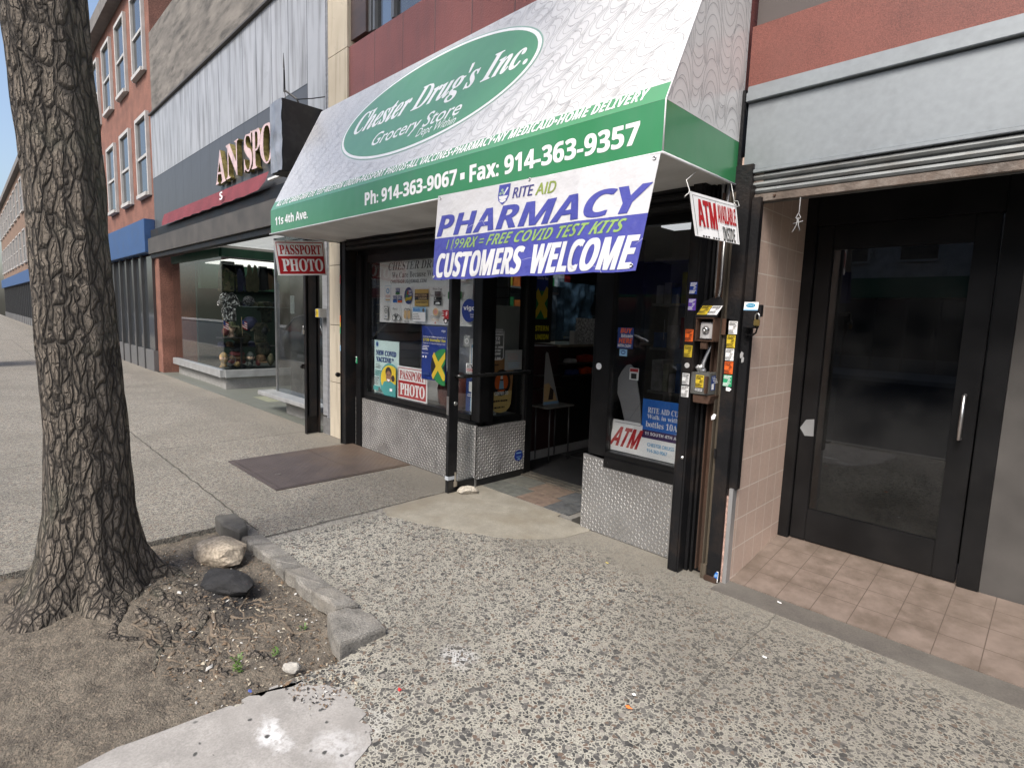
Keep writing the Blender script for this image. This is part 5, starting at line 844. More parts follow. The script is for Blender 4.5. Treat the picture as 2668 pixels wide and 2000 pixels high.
panel('shop_card','small white and blue card with an oval emblem resting on the lock box','card',frame((-1.312,3.118,1.633),(.078,0,0),(0,.006,.046)),[INK['card'],INK['lblue'],ink('cyan',(.02,.25,.42))],[('r',0,.0,1,.16,1),('e',.47,.60,.34,.26,2),('t','Chester Drug\'s Inc.','sei',.2,.53,.74,.68,0),*bars(.1,.4,.2,.26,1,1,2,.5)],.0012)
panel('blue_card','small blue and white card standing on the ground against the tile curb','card',frame((-1.372,3.148,.006),(.028,-.008,.004),(-.004,.012,.062)),[INK['card'],INK['blue'],INK['lblue']],[('r',.08,.3,.92,.92,1),('e',.5,.6,.25,.15,2)],.001)
# ------------------------------------------------------------------ tiled entrance at the right
EB=thing('entrance_building','building with pink tiled entrance and galvanised roll gate box','building',(0,3.24,0))
TILE=mk('pink_tile'); x=TILE; fr=lambda s,o,d:x.ma('FRACT',x.ma('ADD',x.ma('DIVIDE',x.ma('SUBTRACT',s,o),d),50)); ed=lambda q,w:x.ma('MAXIMUM',x.ma('LESS_THAN',q,w),x.ma('GREATER_THAN',q,1-w))
gz=ed(fr(x.z,.02,.183),.017); gy=ed(fr(x.y,3.265,.146),.02); gl=x.ma('MAXIMUM',gz,gy)
cell=x.N.new('ShaderNodeTexWhiteNoise'); cv=x.N.new('ShaderNodeCombineXYZ'); x.put(cv.inputs[1],x.ma('FLOOR',x.ma('DIVIDE',x.ma('SUBTRACT',x.y,3.265),.146))); x.put(cv.inputs[2],x.ma('FLOOR',x.ma('DIVIDE',x.ma('SUBTRACT',x.z,.02),.183))); x.L.new(cv.outputs[0],cell.inputs['Vector'])
c=x.mix(x.noise(60,4)['Fac'],(.46,.34,.27),(.62,.47,.385)); c=x.mix(x.ma('MULTIPLY',cell.outputs['Value'],.28),c,(.40,.30,.25)); c=x.mix(x.mr(x.noise(4,6)['Fac'],.55,.75,0,.35),c,(.25,.19,.15)); c=x.mix(gl,c,(.66,.58,.50)); x.L.new(c,x.b.inputs['Base Color']); x.b.inputs['Roughness'].default_value=.42; x.bump(x.ma('SUBTRACT',x.ma('MULTIPLY',x.noise(90,3)['Fac'],.15),gl),.5,.004); TILE=x.m
obj('tile_wall',G().box(-1.44,-1.31,3.237,4.0,.0,2.5),TILE,EB)
obj('tile_curb',G().box(-1.362,-1.334,3.178,3.236,0,.578),mat('curb_tile',(.45,.30,.25),.5,var=.15,scale=9,fine=60),EB)
obj('edge_strip',G().box(-1.3335,-1.3105,3.176,3.236,0,.588),mat('aluminium_strip',(.5,.5,.5),.4,.7,var=.1),EB,bevel=.002)
g=G(); g.box(-1.365,-1.335,3.174,3.186,.545,.583); obj('curb_cap',g,BLKR,EB)
FT=mk('floor_tile'); x=FT; gx=ed(fr(x.x,-1.22,.18),.012); gy=ed(fr(x.y,3.235,.2),.011); gl=x.ma('MAXIMUM',gx,gy); c=x.mix(x.noise(14,6)['Fac'],(.135,.105,.085),(.26,.205,.17)); c=x.mix(x.mr(x.noise(5,7,None,.65)['Fac'],.42,.66,0,.85),c,(.11,.085,.065)); c=x.mix(gl,c,(.10,.075,.06)); x.L.new(c,x.b.inputs['Base Color']); x.b.inputs['Roughness'].default_value=.55; x.bump(x.ma('SUBTRACT',x.ma('MULTIPLY',x.noise(60,3)['Fac'],.2),gl),.4,.004); FT=x.m
g=G(); g.prism([(3.238,-.05),(4.3,-.05),(4.3,.13),(3.98,.10),(3.238,.008)],lambda u,v,d=0:Vector((d,u,v)),-1.345,2.2); struct('entrance_floor',g,FT)
g=G(); g.box(-1.345,2.2,3.05,3.2355,-.02,.003); struct('grimy_strip',g,concrete('grimy_concrete',(.10,.09,.08),(.15,.135,.115)))
DO=obj('entrance_door',G().box(-1.3095,-1.24,3.98,4.08,.10,2.5).box(-.32,-.22,3.98,4.08,.10,2.5).box(-1.239,-.321,3.98,4.08,2.2,2.5).box(-1.235,-1.14,4.0,4.05,.11,2.199).box(-.44,-.33,4.0,4.05,.11,2.199).box(-1.139,-.441,4.0,4.05,.11,.33).box(-1.139,-.441,4.0,4.05,2.05,2.199),BLACK,EB,bevel=.004)
obj('door_pane',G().box(-1.139,-.441,4.02,4.027,.331,2.05),glass('dark_door_glass',(.25,.26,.27),1.7,0,.03),DO)
obj('door_handle',G().tube([(-.39,3.995,.95),(-.39,3.95,.95),(-.39,3.95,1.2),(-.39,3.995,1.2)],.010,8),STEEL,DO,smooth=True)
obj('side_wall',G().box(-.219,2.2,3.99,4.1,.1,2.5).box(2.2,9,3.24,3.6,0,3.0).box(2.1,2.199,3.237,3.98,0,2.5),mat('dark_wall',(.07,.065,.06),.8,var=.2),EB)
obj('entrance_ceiling',G().box(-1.44,2.2,3.30,4.5,2.46,2.55),mat('dark_ceiling',(.05,.045,.042),.9,var=.2),EB)
obj('inner_wall',G().box(-1.45,2.3,5.6,5.7,0,2.5),DARK,EB)
panel('grey_poster','torn grey sheet stuck low on the black frame of the tiled entrance door','sheet',frame((0,3.9985,0),(1,0,0),(0,0,1)),[mat('sheet_grey',(.22,.225,.23),.7,var=.15)],[],.002,outline=[(-1.234,.875),(-1.20,.825),(-1.146,.83),(-1.15,.945),(-1.20,.935)])
RG=obj('gate_housing',G().box(-1.43,3,Y-.04,Y+.1,2.79,2.838).box(-1.43,3,Y-.025,Y+.1,2.839,2.875).box(-1.425,3,Y-.012,Y+.1,2.42,2.785).box(-1.436,3,Y-.03,Y+.05,2.398,2.418),GALV,EB,bevel=.003)
g=G(); g.box(-1.36,3,Y+.0,Y+.03,2.235,2.395)
for z in(2.375,2.335,2.300): g.tube([(-1.36,Y+.0,z),(3,Y+.0,z)],.018,8)
obj('gate_curtain',g,GALVR,EB,auto=40); obj('bottom_bar',G().box(-1.362,3,Y-.022,Y+.04,2.238,2.280),mat('bottom_bar_rust',(.13,.10,.08),.65,.2,var=.35,scale=7,dirt=(.3,.27,.24),damt=.5,dscale=9,bump=.3),EB,bevel=.003)
obj('upper_wall',G().box(-1.44,9,Y+.0,Y+.25,2.877,3.20),mat('red_panel_plain',(.19,.058,.042),.55,var=.18,scale=5,fine=260,bump=.08,bscale=160,dirt=(.12,.045,.035),damt=.5),EB)
UW2=obj('upper_window',G().box(-1.44,9,Y+.05,Y+.25,3.203,3.62).box(-1.44,9,Y+.02,Y+.25,4.9,7.4).box(-1.44,-1.3,Y+.02,Y+.25,3.621,4.899),mat('brown_spandrel',(.085,.07,.065),.5,var=.15,scale=2),EB)
obj('pane',G().box(-1.299,6,Y+.12,Y+.127,3.621,4.899),glass('upper_glass'),UW2)
tag(obj('peeling_strip',G().tube([(-1.432,Y-.01,2.72),(-1.436,Y-.03,2.78),(-1.436,Y-.01,2.80)],.004,6),BLKR),'black cable loop at the corner of the galvanised gate box','cable')
tag(obj('wire_twist',G().tube([(-1.10,3.22,2.236),(-1.10,3.22,2.16),(-1.112,3.215,2.13),(-1.10,3.21,2.115),(-1.088,3.215,2.13),(-1.10,3.22,2.15)],.003,6).tube([(-1.10,3.21,2.13),(-1.105,3.21,2.09),(-1.12,3.21,2.06),(-1.125,3.21,2.055)],.003,6).tube([(-1.10,3.21,2.13),(-1.095,3.21,2.09),(-1.085,3.21,2.06)],.003,6).tube([(-1.125,3.215,2.10),(-1.075,3.215,2.11)],.003,6),mat('dull_wire',(.2,.2,.2),.5),smooth=True),'twisted wire hanging below the roll gate of the tiled entrance','wire')
g=G(); g.lathe([(.008,Y-.023),(.006,Y-.03)],(-1.235,0,2.262),8,0,'y'); tag(obj('bolt',g,RUST),'bolt on the bottom bar of the roll gate over the tiled entrance','bolt')

for c,z0,z1,l in (('red',1.87,1.965,'faded red sticker scrap high on the gate guide beside the stone pier'),('orange',1.432,1.508,'orange sticker scrap on the gate guide beside the stone pier'),('yellow',1.378,1.430,'yellow sticker scrap below the orange one beside the stone pier'),('ggreen',1.30,1.375,'green sticker scrap below the yellow one beside the stone pier'),('lblue',1.10,1.165,'pale blue sticker scrap, lowest on the gate guide beside the stone pier')):
    panel('sticker_scrap',l,'sticker',fac(-5.986,z0,-5.966,z1,3.119),[INK[c],INK['dgrey']],bars(.1,.9,.1,.9,4,1,int(z0*100),.35),.0008,'sticker scraps beside the stone pier')
panel('sticker_scrap','small green and white sticker on the black frame left of the left window','sticker',fac(-5.797,.965,-5.765,1.045,Y-.021),[INK['ggreen'],INK['white']],[('r',0,.85,.8,1,1),*bars(.1,.9,.2,.7,3,1,4,.4)],.0008)
# ------------------------------------------------------------------ the outfitter's shop on the left
OB=thing('outfitter_building','grey metal clad shop building with recessed entrance left of the stone pier','building',(-9.5,3.24,0))
CL=mk('metal_cladding'); x=CL; sf=x.ma('FRACT',x.ma('ADD',x.ma('DIVIDE',x.ma('ADD',x.x,6.478),.5455),60)); seam=x.ma('MAXIMUM',x.ma('LESS_THAN',sf,.012),x.ma('GREATER_THAN',sf,.988))
st=x.N.new('ShaderNodeMapping'); st.inputs['Scale'].default_value=(1,1,.12); x.L.new(x.P,st.inputs[0]); c=x.mix(x.noise(2,5)['Fac'],(.33,.335,.34),(.48,.485,.49)); c=x.mix(x.mr(x.noise(8,6,st.outputs[0])['Fac'],.46,.70,0,.8),c,(.17,.165,.155)); c=x.mix(x.mr(x.noise(3,8,None,.7)['Fac'],.6,.8,0,.5),c,(.13,.12,.11)); low=x.ma('LESS_THAN',x.z,4.34); low=x.ma('MULTIPLY',low,x.ma('LESS_THAN',x.x,-7.03)); c=x.mix(low,c,(.085,.088,.092)); c=x.mix(seam,c,(.035,.035,.035)); ln=x.ma('MULTIPLY',x.ma('LESS_THAN',x.ma('ABSOLUTE',x.ma('SUBTRACT',x.z,4.345)),.008),x.ma('LESS_THAN',x.x,-7.03)); c=x.mix(ln,c,(.03,.03,.03)); x.L.new(c,x.b.inputs['Base Color']); x.b.inputs['Roughness'].default_value=.42; x.b.inputs['Metallic'].default_value=.25; x.bump(x.ma('SUBTRACT',x.ma('MULTIPLY',x.noise(1.6,2)['Fac'],3),x.ma('MULTIPLY',seam,1)),.35,.01); CL=x.m
g=G(); g.box(-14.8,-6.50,Y,Y+.2,3.10,5.67); obj('metal_wall',g,CL,OB)
g=G(); g.box(-6.66,-6.50,Y-.005,Y+.2,.235,3.099); g.box(-6.495,-6.478,Y-.03,Y+.2,.22,6.5); g.box(-6.473,-6.456,Y-.02,Y+.2,.22,6.5); g.box(-6.452,-6.437,Y-.03,Y+.2,.22,6.5); obj('metal_column',g,mat('pale_column',(.40,.41,.43),.42,.3,var=.12,scale=4,streak=.15,dirt=(.2,.2,.2),damt=.4),OB,bevel=.003)
g=G(); g.box(-6.655,-6.437,Y-.01,Y+.2,0,.215); obj('column_base',g,mat('granite_speckle',(.16,.16,.16),.6,var=.2,fine=180,scale=20),OB)
g=G(); g.box(-14.8,-6.51,Y-.05,Y+.2,5.675,5.705); obj('trim_ledge',g,mat('dark_trim',(.07,.065,.06),.6),OB)
g=G(); g.box(-14.8,-6.51,Y+.03,Y+.3,5.71,7.4); obj('upper_wall',g,mat('stained_concrete',(.17,.155,.135),.85,var=.3,scale=2,streak=.25,dirt=(.04,.037,.033),damt=.8,dscale=1.5),OB)
g=G(); g.box(-14.8,-6.72,3.09,3.23,2.69,3.03); obj('gate_housing',g,mat('housing_brown',(.085,.078,.07),.6,.2,var=.25,scale=4),OB,bevel=.004)
g=G(); g.box(-14.8,-6.72,3.15,3.236,3.035,3.22); g.box(-14.8,-6.72,3.13,3.26,2.60,2.685); g.box(-8.6,-6.66,3.65,3.75,.0,2.6); g.box(-6.65,-6.45,Y+.201,3.75,0,3.0); obj('dark_lintel',g,BLKR,OB)
g=G(); g.box(-14.5,-6.67,3.605,6.9,2.74,2.80); obj('recess_ceiling',g,mat('dark_soffit',(.05,.048,.045),.8),OB)
CE=mat('lit_ceiling',(.82,.84,.84),.7,var=0,emit=.25)
g=G()
for i in range(5):
    for j in range(4): g.box(-11.3+.62*i,-11.3+.62*i+.59,3.62+.42*j,3.62+.42*j+.40,2.715,2.735)
obj('ceiling_panels',g,CE,OB)
g=G(); g.box(-11.3,-11.22,3.50,6.5,2.50,2.66); g.box(-14.6,-11.3,3.48,3.56,2.50,2.66); obj('green_fascia',g,mat('green_paint',(.008,.06,.028),.45,var=.2),OB,bevel=.004)
SILL=mat('anodised_sill',(.52,.53,.53),.38,.6,var=.12,scale=6)
g=G(); g.box(-11.35,-11.19,3.50,6.4,.235,.375); g.box(-14.6,-11.351,3.44,3.56,.235,.375); g.box(-11.355,-11.25,3.42,3.499,.235,.38); obj('window_sill',g,SILL,OB,bevel=.006)
GR=mat('granite_base',(.26,.255,.24),.7,var=.12,scale=8,fine=140)
g=G(); g.box(-11.5,-11.27,3.53,6.4,0,.234); g.box(-14.6,-11.501,3.56,3.7,0,.234); obj('base_wall',g,GR,OB)
obj('display_pane',G().box(-11.262,-11.255,3.52,6.3,.376,2.50),glass('display_glass',(.88,.9,.9),1.5),OB)
obj('display_pane',G().box(-14.6,-11.27,3.505,3.512,.376,2.50),glass('display_glass',(.88,.9,.9),1.5),OB)
g=G(); g.box(-13.2,-13.1,3.58,6.28,.24,2.48); g.box(-13.09,-11.3,6.3,6.4,.24,2.48); g.box(-13.09,-11.36,3.57,6.29,.24,.37,1); g.box(-13.09,-12.9,3.6,6.2,1.95,2.5,2); obj('display_back',g,[mat('display_green',(.008,.022,.014),.8,var=.3),mat('display_deck',(.03,.035,.03),.7),mat('display_green2',(.012,.06,.03),.7)],OB)
obj('display_fill_light',G().box(-13.0,-11.4,3.7,6.0,2.46,2.48),mat('display_fill_light',(1,.97,.9),.5,var=0,emit=.8),OB)  # added emitter, mostly behind the fascia, brightening the goods on display
# nearer display
g=G(); g.box(-8.78,-6.73,3.20,3.44,.245,.31); obj('window_sill',g,SILL,OB,bevel=.008)
g=G(); g.box(-8.24,-6.73,3.42,3.6,0,.244); obj('base_wall',g,GR,OB)
NP=obj('display_pane',G().box(-8.50,-6.73,3.40,3.407,.312,2.60),glass('near_display_glass',(.6,.64,.64),2.0,0,.06),OB)
obj('pane_edge',G().box(-8.525,-8.501,3.385,3.42,.312,2.60),STEEL,OB)
g=G(); g.box(-8.50,-6.73,3.62,3.64,.31,2.6); obj('display_back',g,mat('display_panel',(.05,.055,.055),.7,var=.3),OB)
g=G(); g.box(-8.1,-7.96,3.44,3.442,1.50,1.76,0); tag(obj('paper_notice',g,INK['card']),'white paper taped inside the near glass of the outfitter entrance','notice')
g=G(); g.box(-15,-6.45,3.238,8,-.05,.004)
TF=mk('terrazzo'); x=TF; c=x.mix(x.noise(160,3)['Fac'],(.085,.092,.078),(.19,.20,.175)); bx=x.ma('MULTIPLY',x.ma('LESS_THAN',x.ma('ABSOLUTE',x.ma('SUBTRACT',x.x,-9.75)),.36),x.ma('LESS_THAN',x.ma('ABSOLUTE',x.ma('SUBTRACT',x.y,3.745)),.148)); c=x.mix(bx,c,(.24,.25,.18)); c=x.mix(x.mr(x.noise(4,5)['Fac'],.5,.75,0,.4),c,(.09,.085,.07)); x.L.new(c,x.b.inputs['Base Color']); x.b.inputs['Roughness'].default_value=.45; struct('recess_floor',g,x.m)
# gate guide and lock box of this shop
tag(obj('gate_guide',G().box(-6.722,-6.710,3.02,3.205,.003,2.6).box(-6.709,-6.665,3.02,3.032,.003,2.6).box(-6.709,-6.665,3.19,3.205,.003,2.6).box(-6.700,-6.675,3.06,3.16,.22,2.6),BLKR,bevel=.003),'black steel gate guide standing at the outfitter entrance under the passport sign','gate guide')
LB2=thing('lock_box','small grey lock box with yellow tag beside the outfitter gate guide','lock box',(-6.565,3.18,1.47))
obj('box_body',G().box(-6.63,-6.50,3.125,3.234,1.47,1.58),mat('lock_grey',(.30,.30,.29),.45,.3,var=.15),LB2,bevel=.005)
panel('yellow_tag','',None,fac(-6.61,1.478,-6.54,1.572,3.1245),[INK['yellow'],INK['dgrey']],bars(.1,.9,.2,.8,4,1,3,.4),.0008,parent=LB2); 
obj('padlock',G().box(-6.72,-6.69,2.995,3.017,1.26,1.31).tube([(-6.715,3.006,1.31),(-6.715,3.006,1.345),(-6.705,3.006,1.36),(-6.695,3.006,1.345),(-6.695,3.006,1.31)],.004,6),STEEL,LB2)
g=G(); g.lathe([(.03,-6.735),(.03,-6.710),(.012,-6.709),(.012,-6.734)],(0,3.0,.86),14,0,'x'); tag(obj('gate_eye',g,BLKR,smooth=True),'small black locking eye on the outfitter gate guide','locking eye')
# projecting sign, letters, fabric, antenna
PSG=thing('projecting_sign','black projecting sign cabinet with dented grey metal front above the outfitter shop','projecting sign',(-6.77,2.98,3.14))
obj('cabinet',G().box(-6.93,-6.598,2.742,3.236,3.145,3.94),mat('cabinet_black',(.010,.010,.012),.5,var=.4,scale=3,dirt=(.05,.05,.05),dscale=9,damt=.35),PSG,bevel=.006)
g=G(); n=14; DM=mat('dented_metal',(.34,.35,.37),.4,.5,var=.3,scale=4,dirt=(.12,.12,.12),damt=.6,dscale=3)
for j in range(n+1):
    for i in range(n+1):
        u,v=i/n,j/n; g.v.append((-6.935+.336*u,2.735-.012*MN.noise((u*3,v*6,1))-.018*max(0,1-abs(u-.5+.9*(v-.35))*4)*(v<.6),3.15+.79*v))
for j in range(n):
    for i in range(n): a=j*(n+1)+i; g.f.append((a,a+1,a+n+2,a+n+1)); g.m.append(0)
obj('front_sheet',g,DM,PSG,smooth=True)
obj('light_strip',G().box(-7.69,-7.08,2.99,3.03,3.235,3.262),mat('white_strip',(.7,.7,.68),.5),PSG)
def letter3d(ch,x0,x1,z0,z1,lab):
    vs,fs=glyphs(ch,'se',5,.1); g=G(); zs=[p[2] for p in vs]; a,b=min(zs),max(zs); f=[]
    for q in fs: f.append(q)
    ms=[0 if all(vs[i][2]>b-1e-6 for i in q) else 1 for q in f]
    s=random.Random(ord(ch)); V=[]
    for x,y,z in vs: V.append((x0+(x1-x0)*x,3.225-.075*((z-a)/(b-a)),z0+(z1-z0)*y+.01*math.sin(9*x)))
    k=len(g.v); g.v=V; g.f=f; g.m=ms
    return obj('letter',g,[mat('pink_acrylic',(.62,.45,.44),.4,var=.15,scale=8,dirt=(.2,.15,.14),damt=.4,dscale=9),mat('gold_return',(.24,.20,.07),.35,.5,var=.4,scale=20,bump=.8,bscale=30)],LT)
LT=thing('shop_lettering','row of large pink and gold sign letters AN SPO on the grey clad wall','sign',(-8.7,3.2,3.56))
for ch,a,b in(('A',-10.28,-9.80),('N',-9.76,-9.20),('S',-8.98,-8.66),('P',-8.68,-8.33),('O',-8.36,-7.86)): letter3d(ch,a,b,3.565,4.095,ch)
g=G(); n=20
for j in range(5):
    for i in range(n+1):
        u,v=i/n,j/4; g.v.append((-13.5+5.5*u,3.128-.02*math.sin(u*60+v*3)*v-.05*v-(.03*v if i==n else 0),3.43-.235*v+(.05*v*max(0,u-.93)/.07)))
for j in range(4):
    for i in range(n): a=j*(n+1)+i; g.f.append((a,a+1,a+n+2,a+n+1)); g.m.append(0)
text(g,'S','sb',-9.80,3.25,-9.66,3.37,frame((0,3.05,0),(1,0,0),(0,0,1)),0,1,.004)
tag(obj('fabric_valance',g,[mat('maroon_fabric',(.17,.035,.045),.8,var=.2,scale=4,bump=.3,bscale=200),INK['white']],smooth=True),'faded maroon fabric valance under the pink letters','valance')
tag(obj('antenna',G().tube([(-6.72,3.0,3.94),(-6.74,2.98,4.02),(-6.90,2.90,4.14)],.012,6).tube([(-6.9,2.9,4.12),(-6.905,2.9,4.37)],[.014,.010],8).tube([(-6.905,2.9,4.37),(-6.91,2.9,4.40),(-6.915,2.9,4.56)],[.008,.010,.002],6).tube([(-6.9,2.9,4.13),(-6.86,2.9,3.99),(-6.82,2.9,3.945)],.006,6).tube([(-6.74,2.98,4.02),(-6.6,3.1,4.03),(-6.5,3.22,4.06)],.006,6),BLACK),'thin black whip antenna on a bracket over the projecting sign','antenna')
# ------------------------------------------------------------------ goods in the outfitter window
def camo(name,cs,s=9):
    x=mk(name); w=x.warp(.25,6); a=x.noise(s,3,w)['Fac']; b=x.noise(s*1.6,3,w)['Fac']; c=x.mix(x.ma('GREATER_THAN',a,.52),cs[0],cs[1]); c=x.mix(x.ma('GREATER_THAN',b,.57),c,cs[2]); x.L.new(c,x.b.inputs['Base Color']); x.b.inputs['Roughness'].default_value=.85; x.bump(x.noise(16,4)['Fac'],.7,.03); return x.m
CG=camo('camo_green',((.05,.06,.025),(.10,.085,.045),(.018,.022,.014))); CW_=camo('camo_snow',((.02,.02,.02),(.14,.14,.13),(.62,.62,.60)),13); CD=camo('camo_dark',((.03,.034,.02),(.065,.055,.035),(.012,.014,.01)),12)
CO={k:mat('cloth_'+k,c,.85,var=.25,scale=10,bump=.6,bscale=24) for k,c in dict(olive=(.085,.08,.045),navy=(.025,.028,.065),black=(.015,.016,.017),brown=(.12,.07,.035),tan=(.28,.19,.08),maroon=(.12,.03,.03)).items()}
SK=mat('mannequin_skin',(.48,.33,.24),.45,var=.1)
JK=[(.0,.0),(.08,-.03),(.12,.25),(.16,.62),(.20,.0),(.50,-.03),(.80,.0),(.84,.62),(.88,.25),(.92,-.03),(1,0),(.97,.55),(.88,.88),(.66,.98),(.58,.94),(.5,.90),(.42,.94),(.34,.98),(.12,.88),(.03,.55)]
VE=[(.08,.06),(.2,0),(.42,.02),(.5,.07),(.58,.02),(.8,0),(.92,.06),(.95,.5),(.84,.66),(.80,.96),(.64,1),(.5,.62),(.36,1),(.2,.96),(.16,.66),(.05,.5)]
TE=[(.2,0),(.5,-.02),(.8,0),(.82,.6),(.98,.52),(1,.62),(.84,.92),(.64,1),(.5,.94),(.36,1),(.16,.92),(0,.62),(.02,.52),(.18,.6)]
def cloth(name,lab,y0,y1,z0,z1,x,m,ol,th=.07,pockets=0,cat='clothing',group='clothes hung in the outfitter window'):
    f=fx(y0,z0,y1,z1,x); g=G(); n=len(ol); cu=sum(p[0] for p in ol)/n; cv=sum(p[1] for p in ol)/n
    k=[(cu+(u-cu)*.9,cv+(v-cv)*.92) for u,v in ol]
    g.add([f(u,v,0) for u,v in ol]+[f(u,v,th) for u,v in k],[tuple(range(n))[::-1],tuple(range(n,2*n))]+[(i,(i+1)%n,n+(i+1)%n,n+i) for i in range(n)],0)
    for p in range(pockets):
        for q in(.24,.62): g.prism([(q,.08+.26*p),(q+.16,.08+.26*p),(q+.16,.26+.26*p),(q,.26+.26*p)],f,th,th+.018,0)
    return tag(obj(name,g,m,bevel=.012),lab,cat,group)
cloth('hanging_jacket','camouflage jacket hanging at the left edge of the outfitter window',3.50,3.86,1.86,2.46,-11.50,CG,JK)
cloth('hanging_jacket','dark blue jacket hanging behind the camouflage jacket',3.78,4.02,1.88,2.42,-11.55,CO['navy'],JK)
cloth('hanging_vest','olive vest with pockets hanging in the middle of the outfitter window',3.98,4.27,1.87,2.42,-11.48,CO['olive'],VE,.06,2)
cloth('hanging_jacket','black jacket hanging right of the olive vest',4.24,4.46,1.92,2.42,-11.55,CO['black'],JK)
cloth('hanging_jacket','brown jacket half hidden at the right of the hanging row',4.36,4.62,1.95,2.40,-11.65,CO['brown'],JK)
cloth('camo_shirt','black and white camouflage shirt below the hanging jackets',3.48,3.90,1.28,1.86,-11.52,CW_,TE)
cloth('camo_shirt','dark camouflage shirt with patches at the right of the window',4.06,4.46,.88,1.30,-11.50,CD,TE)
cloth('camo_shirt','dark green camouflage shirt behind the navy bag',4.25,4.6,1.28,1.72,-11.6,CD,TE)
def ballo(name,lab,cat,c,r,m,seed=0,top=1,extra=None,amp=.05):
    g=G(); n,k=18,12
    for i in range(k+1):
        th=math.pi*i/k
        for j in range(n):
            a=2*math.pi*j/n; p=Vector((math.sin(th)*math.cos(a),math.sin(th)*math.sin(a),math.cos(th))); s=1+amp*MN.noise(p*3+Vector((seed,0,0))); g.v.append((c[0]+p.x*r[0]*s,c[1]+p.y*r[1]*s,c[2]+p.z*r[2]*s))
    for i in range(k):
        for j in range(n): g.f.append((i*n+j,(i+1)*n+j,(i+1)*n+(j+1)%n,i*n+(j+1)%n)); g.m.append(0)
    if extra: extra(g)
    return tag(obj(name,g,m,smooth=True),lab,cat)
ballo('knit_hat','dark star patterned knit hat on the glass shelf of the outfitter window','hat',(-11.5,4.06,1.70),(.11,.11,.10),camo('star_knit',((.02,.02,.022),(.03,.03,.035),(.3,.3,.3)),30),3)
ballo('duffel_bag','navy duffel bag standing in the middle of the outfitter window','bag',(-11.55,4.10,1.25),(.12,.15,.15),CO['navy'],4)
ballo('camo_bundle','dark camouflage bundle of folded clothes right of the mannequin head','clothing',(-11.6,3.95,.97),(.14,.17,.11),CD,9,amp=.3)
ballo('camo_bundle','camouflage pack on the deck at the right end of the outfitter window','bag',(-11.6,4.36,.72),(.13,.15,.16),CD,12,amp=.2)
def head(lab,y,z,mask=None,hat=None,s=1):
    T=thing('mannequin_head',lab,'mannequin head',(-11.48,y,z)); g=G(); n,k=20,16; ms=0
    for i in range(k+1):
        th=math.pi*i/k
        for j in range(n):
            a=2*math.pi*j/n; px,py,pz=math.sin(th)*math.cos(a),math.sin(th)*math.sin(a),math.cos(th)
            w=1-.25*max(0,-pz); d=1+.16*math.exp(-((py/.16)**2+((pz+.12)/.22)**2))*(px>0)+.06*math.exp(-((py/.3)**2+((pz+.75)/.2)**2))*(px>0)-.10*math.exp(-(((abs(py)-.33)/.16)**2+((pz-.08)/.12)**2))*(px>0)
            g.v.append((-11.48+.095*px*d*s,y+.075*py*w*s,z+.17*s+.115*pz*s))
    for i in range(k):
        for j in range(n): g.f.append((i*n+j,(i+1)*n+j,(i+1)*n+(j+1)%n,i*n+(j+1)%n)); zc=math.cos(math.pi*(i+.5)/k); g.m.append(1 if mask and not(-.12<zc<.22 and (j<5 or j>14)) else 0)
    g.lathe([(.075*s,z),(.055*s,z+.03*s),(.048*s,z+.09*s)],(-11.49,y,0),16,1 if mask else 0)
    for q in(-1,1): g.lathe([(.001,-11.393),(.011*s,-11.396)],(0,y+.027*s*q,z+.18*s),8,2,'x')
    obj('head',g,[SK,mask or SK,BLACK],T,smooth=True)
    if hat:
        h=G(); h.lathe([(.088*s,z+.205*s),(.09*s,z+.23*s),(.075*s,z+.275*s),(.04*s,z+.295*s),(.002,z+.30*s)],(-11.48,y,0),18); h.prism([(-.075*s,0),(.075*s,0),(.06*s,.10*s),(0,.125*s),(-.06*s,.10*s)],lambda u,v,d=0:Vector((-11.41+v*.8,y+u,z+.213*s-v*.25+d)),0,.008); obj('cap',h,hat,T,smooth=False)
head('pale mannequin head in a camouflage cap on the middle shelf of the outfitter window',3.715,1.0,None,CG)
head('mannequin head in a grey camouflage face mask on the deck of the outfitter window',4.06,.42,camo('camo_mask',((.05,.06,.055),(.12,.13,.12),(.02,.025,.02)),22))
head('mannequin head in a tan knit mask at the left end of the outfitter window deck',3.565,.42,CO['tan'])
tag(obj('glass_shelf',G().box(-11.7,-11.4,3.95,4.9,1.588,1.596),mat('shelf_edge',(.35,.42,.40),.2)),'glass shelf carrying the knit hat in the outfitter window','shelf')
tag(obj('wood_shelf',G().box(-11.75,-11.38,3.52,3.92,.965,.985).box(-11.45,-11.42,3.86,3.89,.38,.964),mat('shelf_black',(.03,.028,.026),.5),bevel=.003),'dark shelf under the capped mannequin head','shelf')
for i,(z,c) in enumerate(((.38,'black'),(.47,'maroon'),(.55,'brown'),(.63,'maroon'),(.71,'black'))): tag(obj('folded_shirt',G().box(-11.7,-11.45,3.70+.01*i,3.98-.008*i,z,z+.07),CO[c],bevel=.02),'%s folded shirt, %s from the bottom of the stack on the window deck'%({'black':'black','maroon':'maroon','brown':'brown'}[c],['first','second','third','fourth','fifth'][i]),'folded shirt','folded shirts')
CPG=G(); CPG.lathe([(.10,.50),(.105,.54),(.085,.61),(.04,.64),(.002,.645)],(-11.5,4.27,0),18); CPG.prism([(-.09,0),(.09,0),(.07,.10),(0,.12),(-.07,.10)],lambda u,v,d=0:Vector((-11.42+v*.8,4.27+u,.505-v*.2+d)),0,.008); tag(obj('peaked_hat',CPG,[CO['brown']]),'brown cap with a pale patch on the window deck right of the masked head','cap')
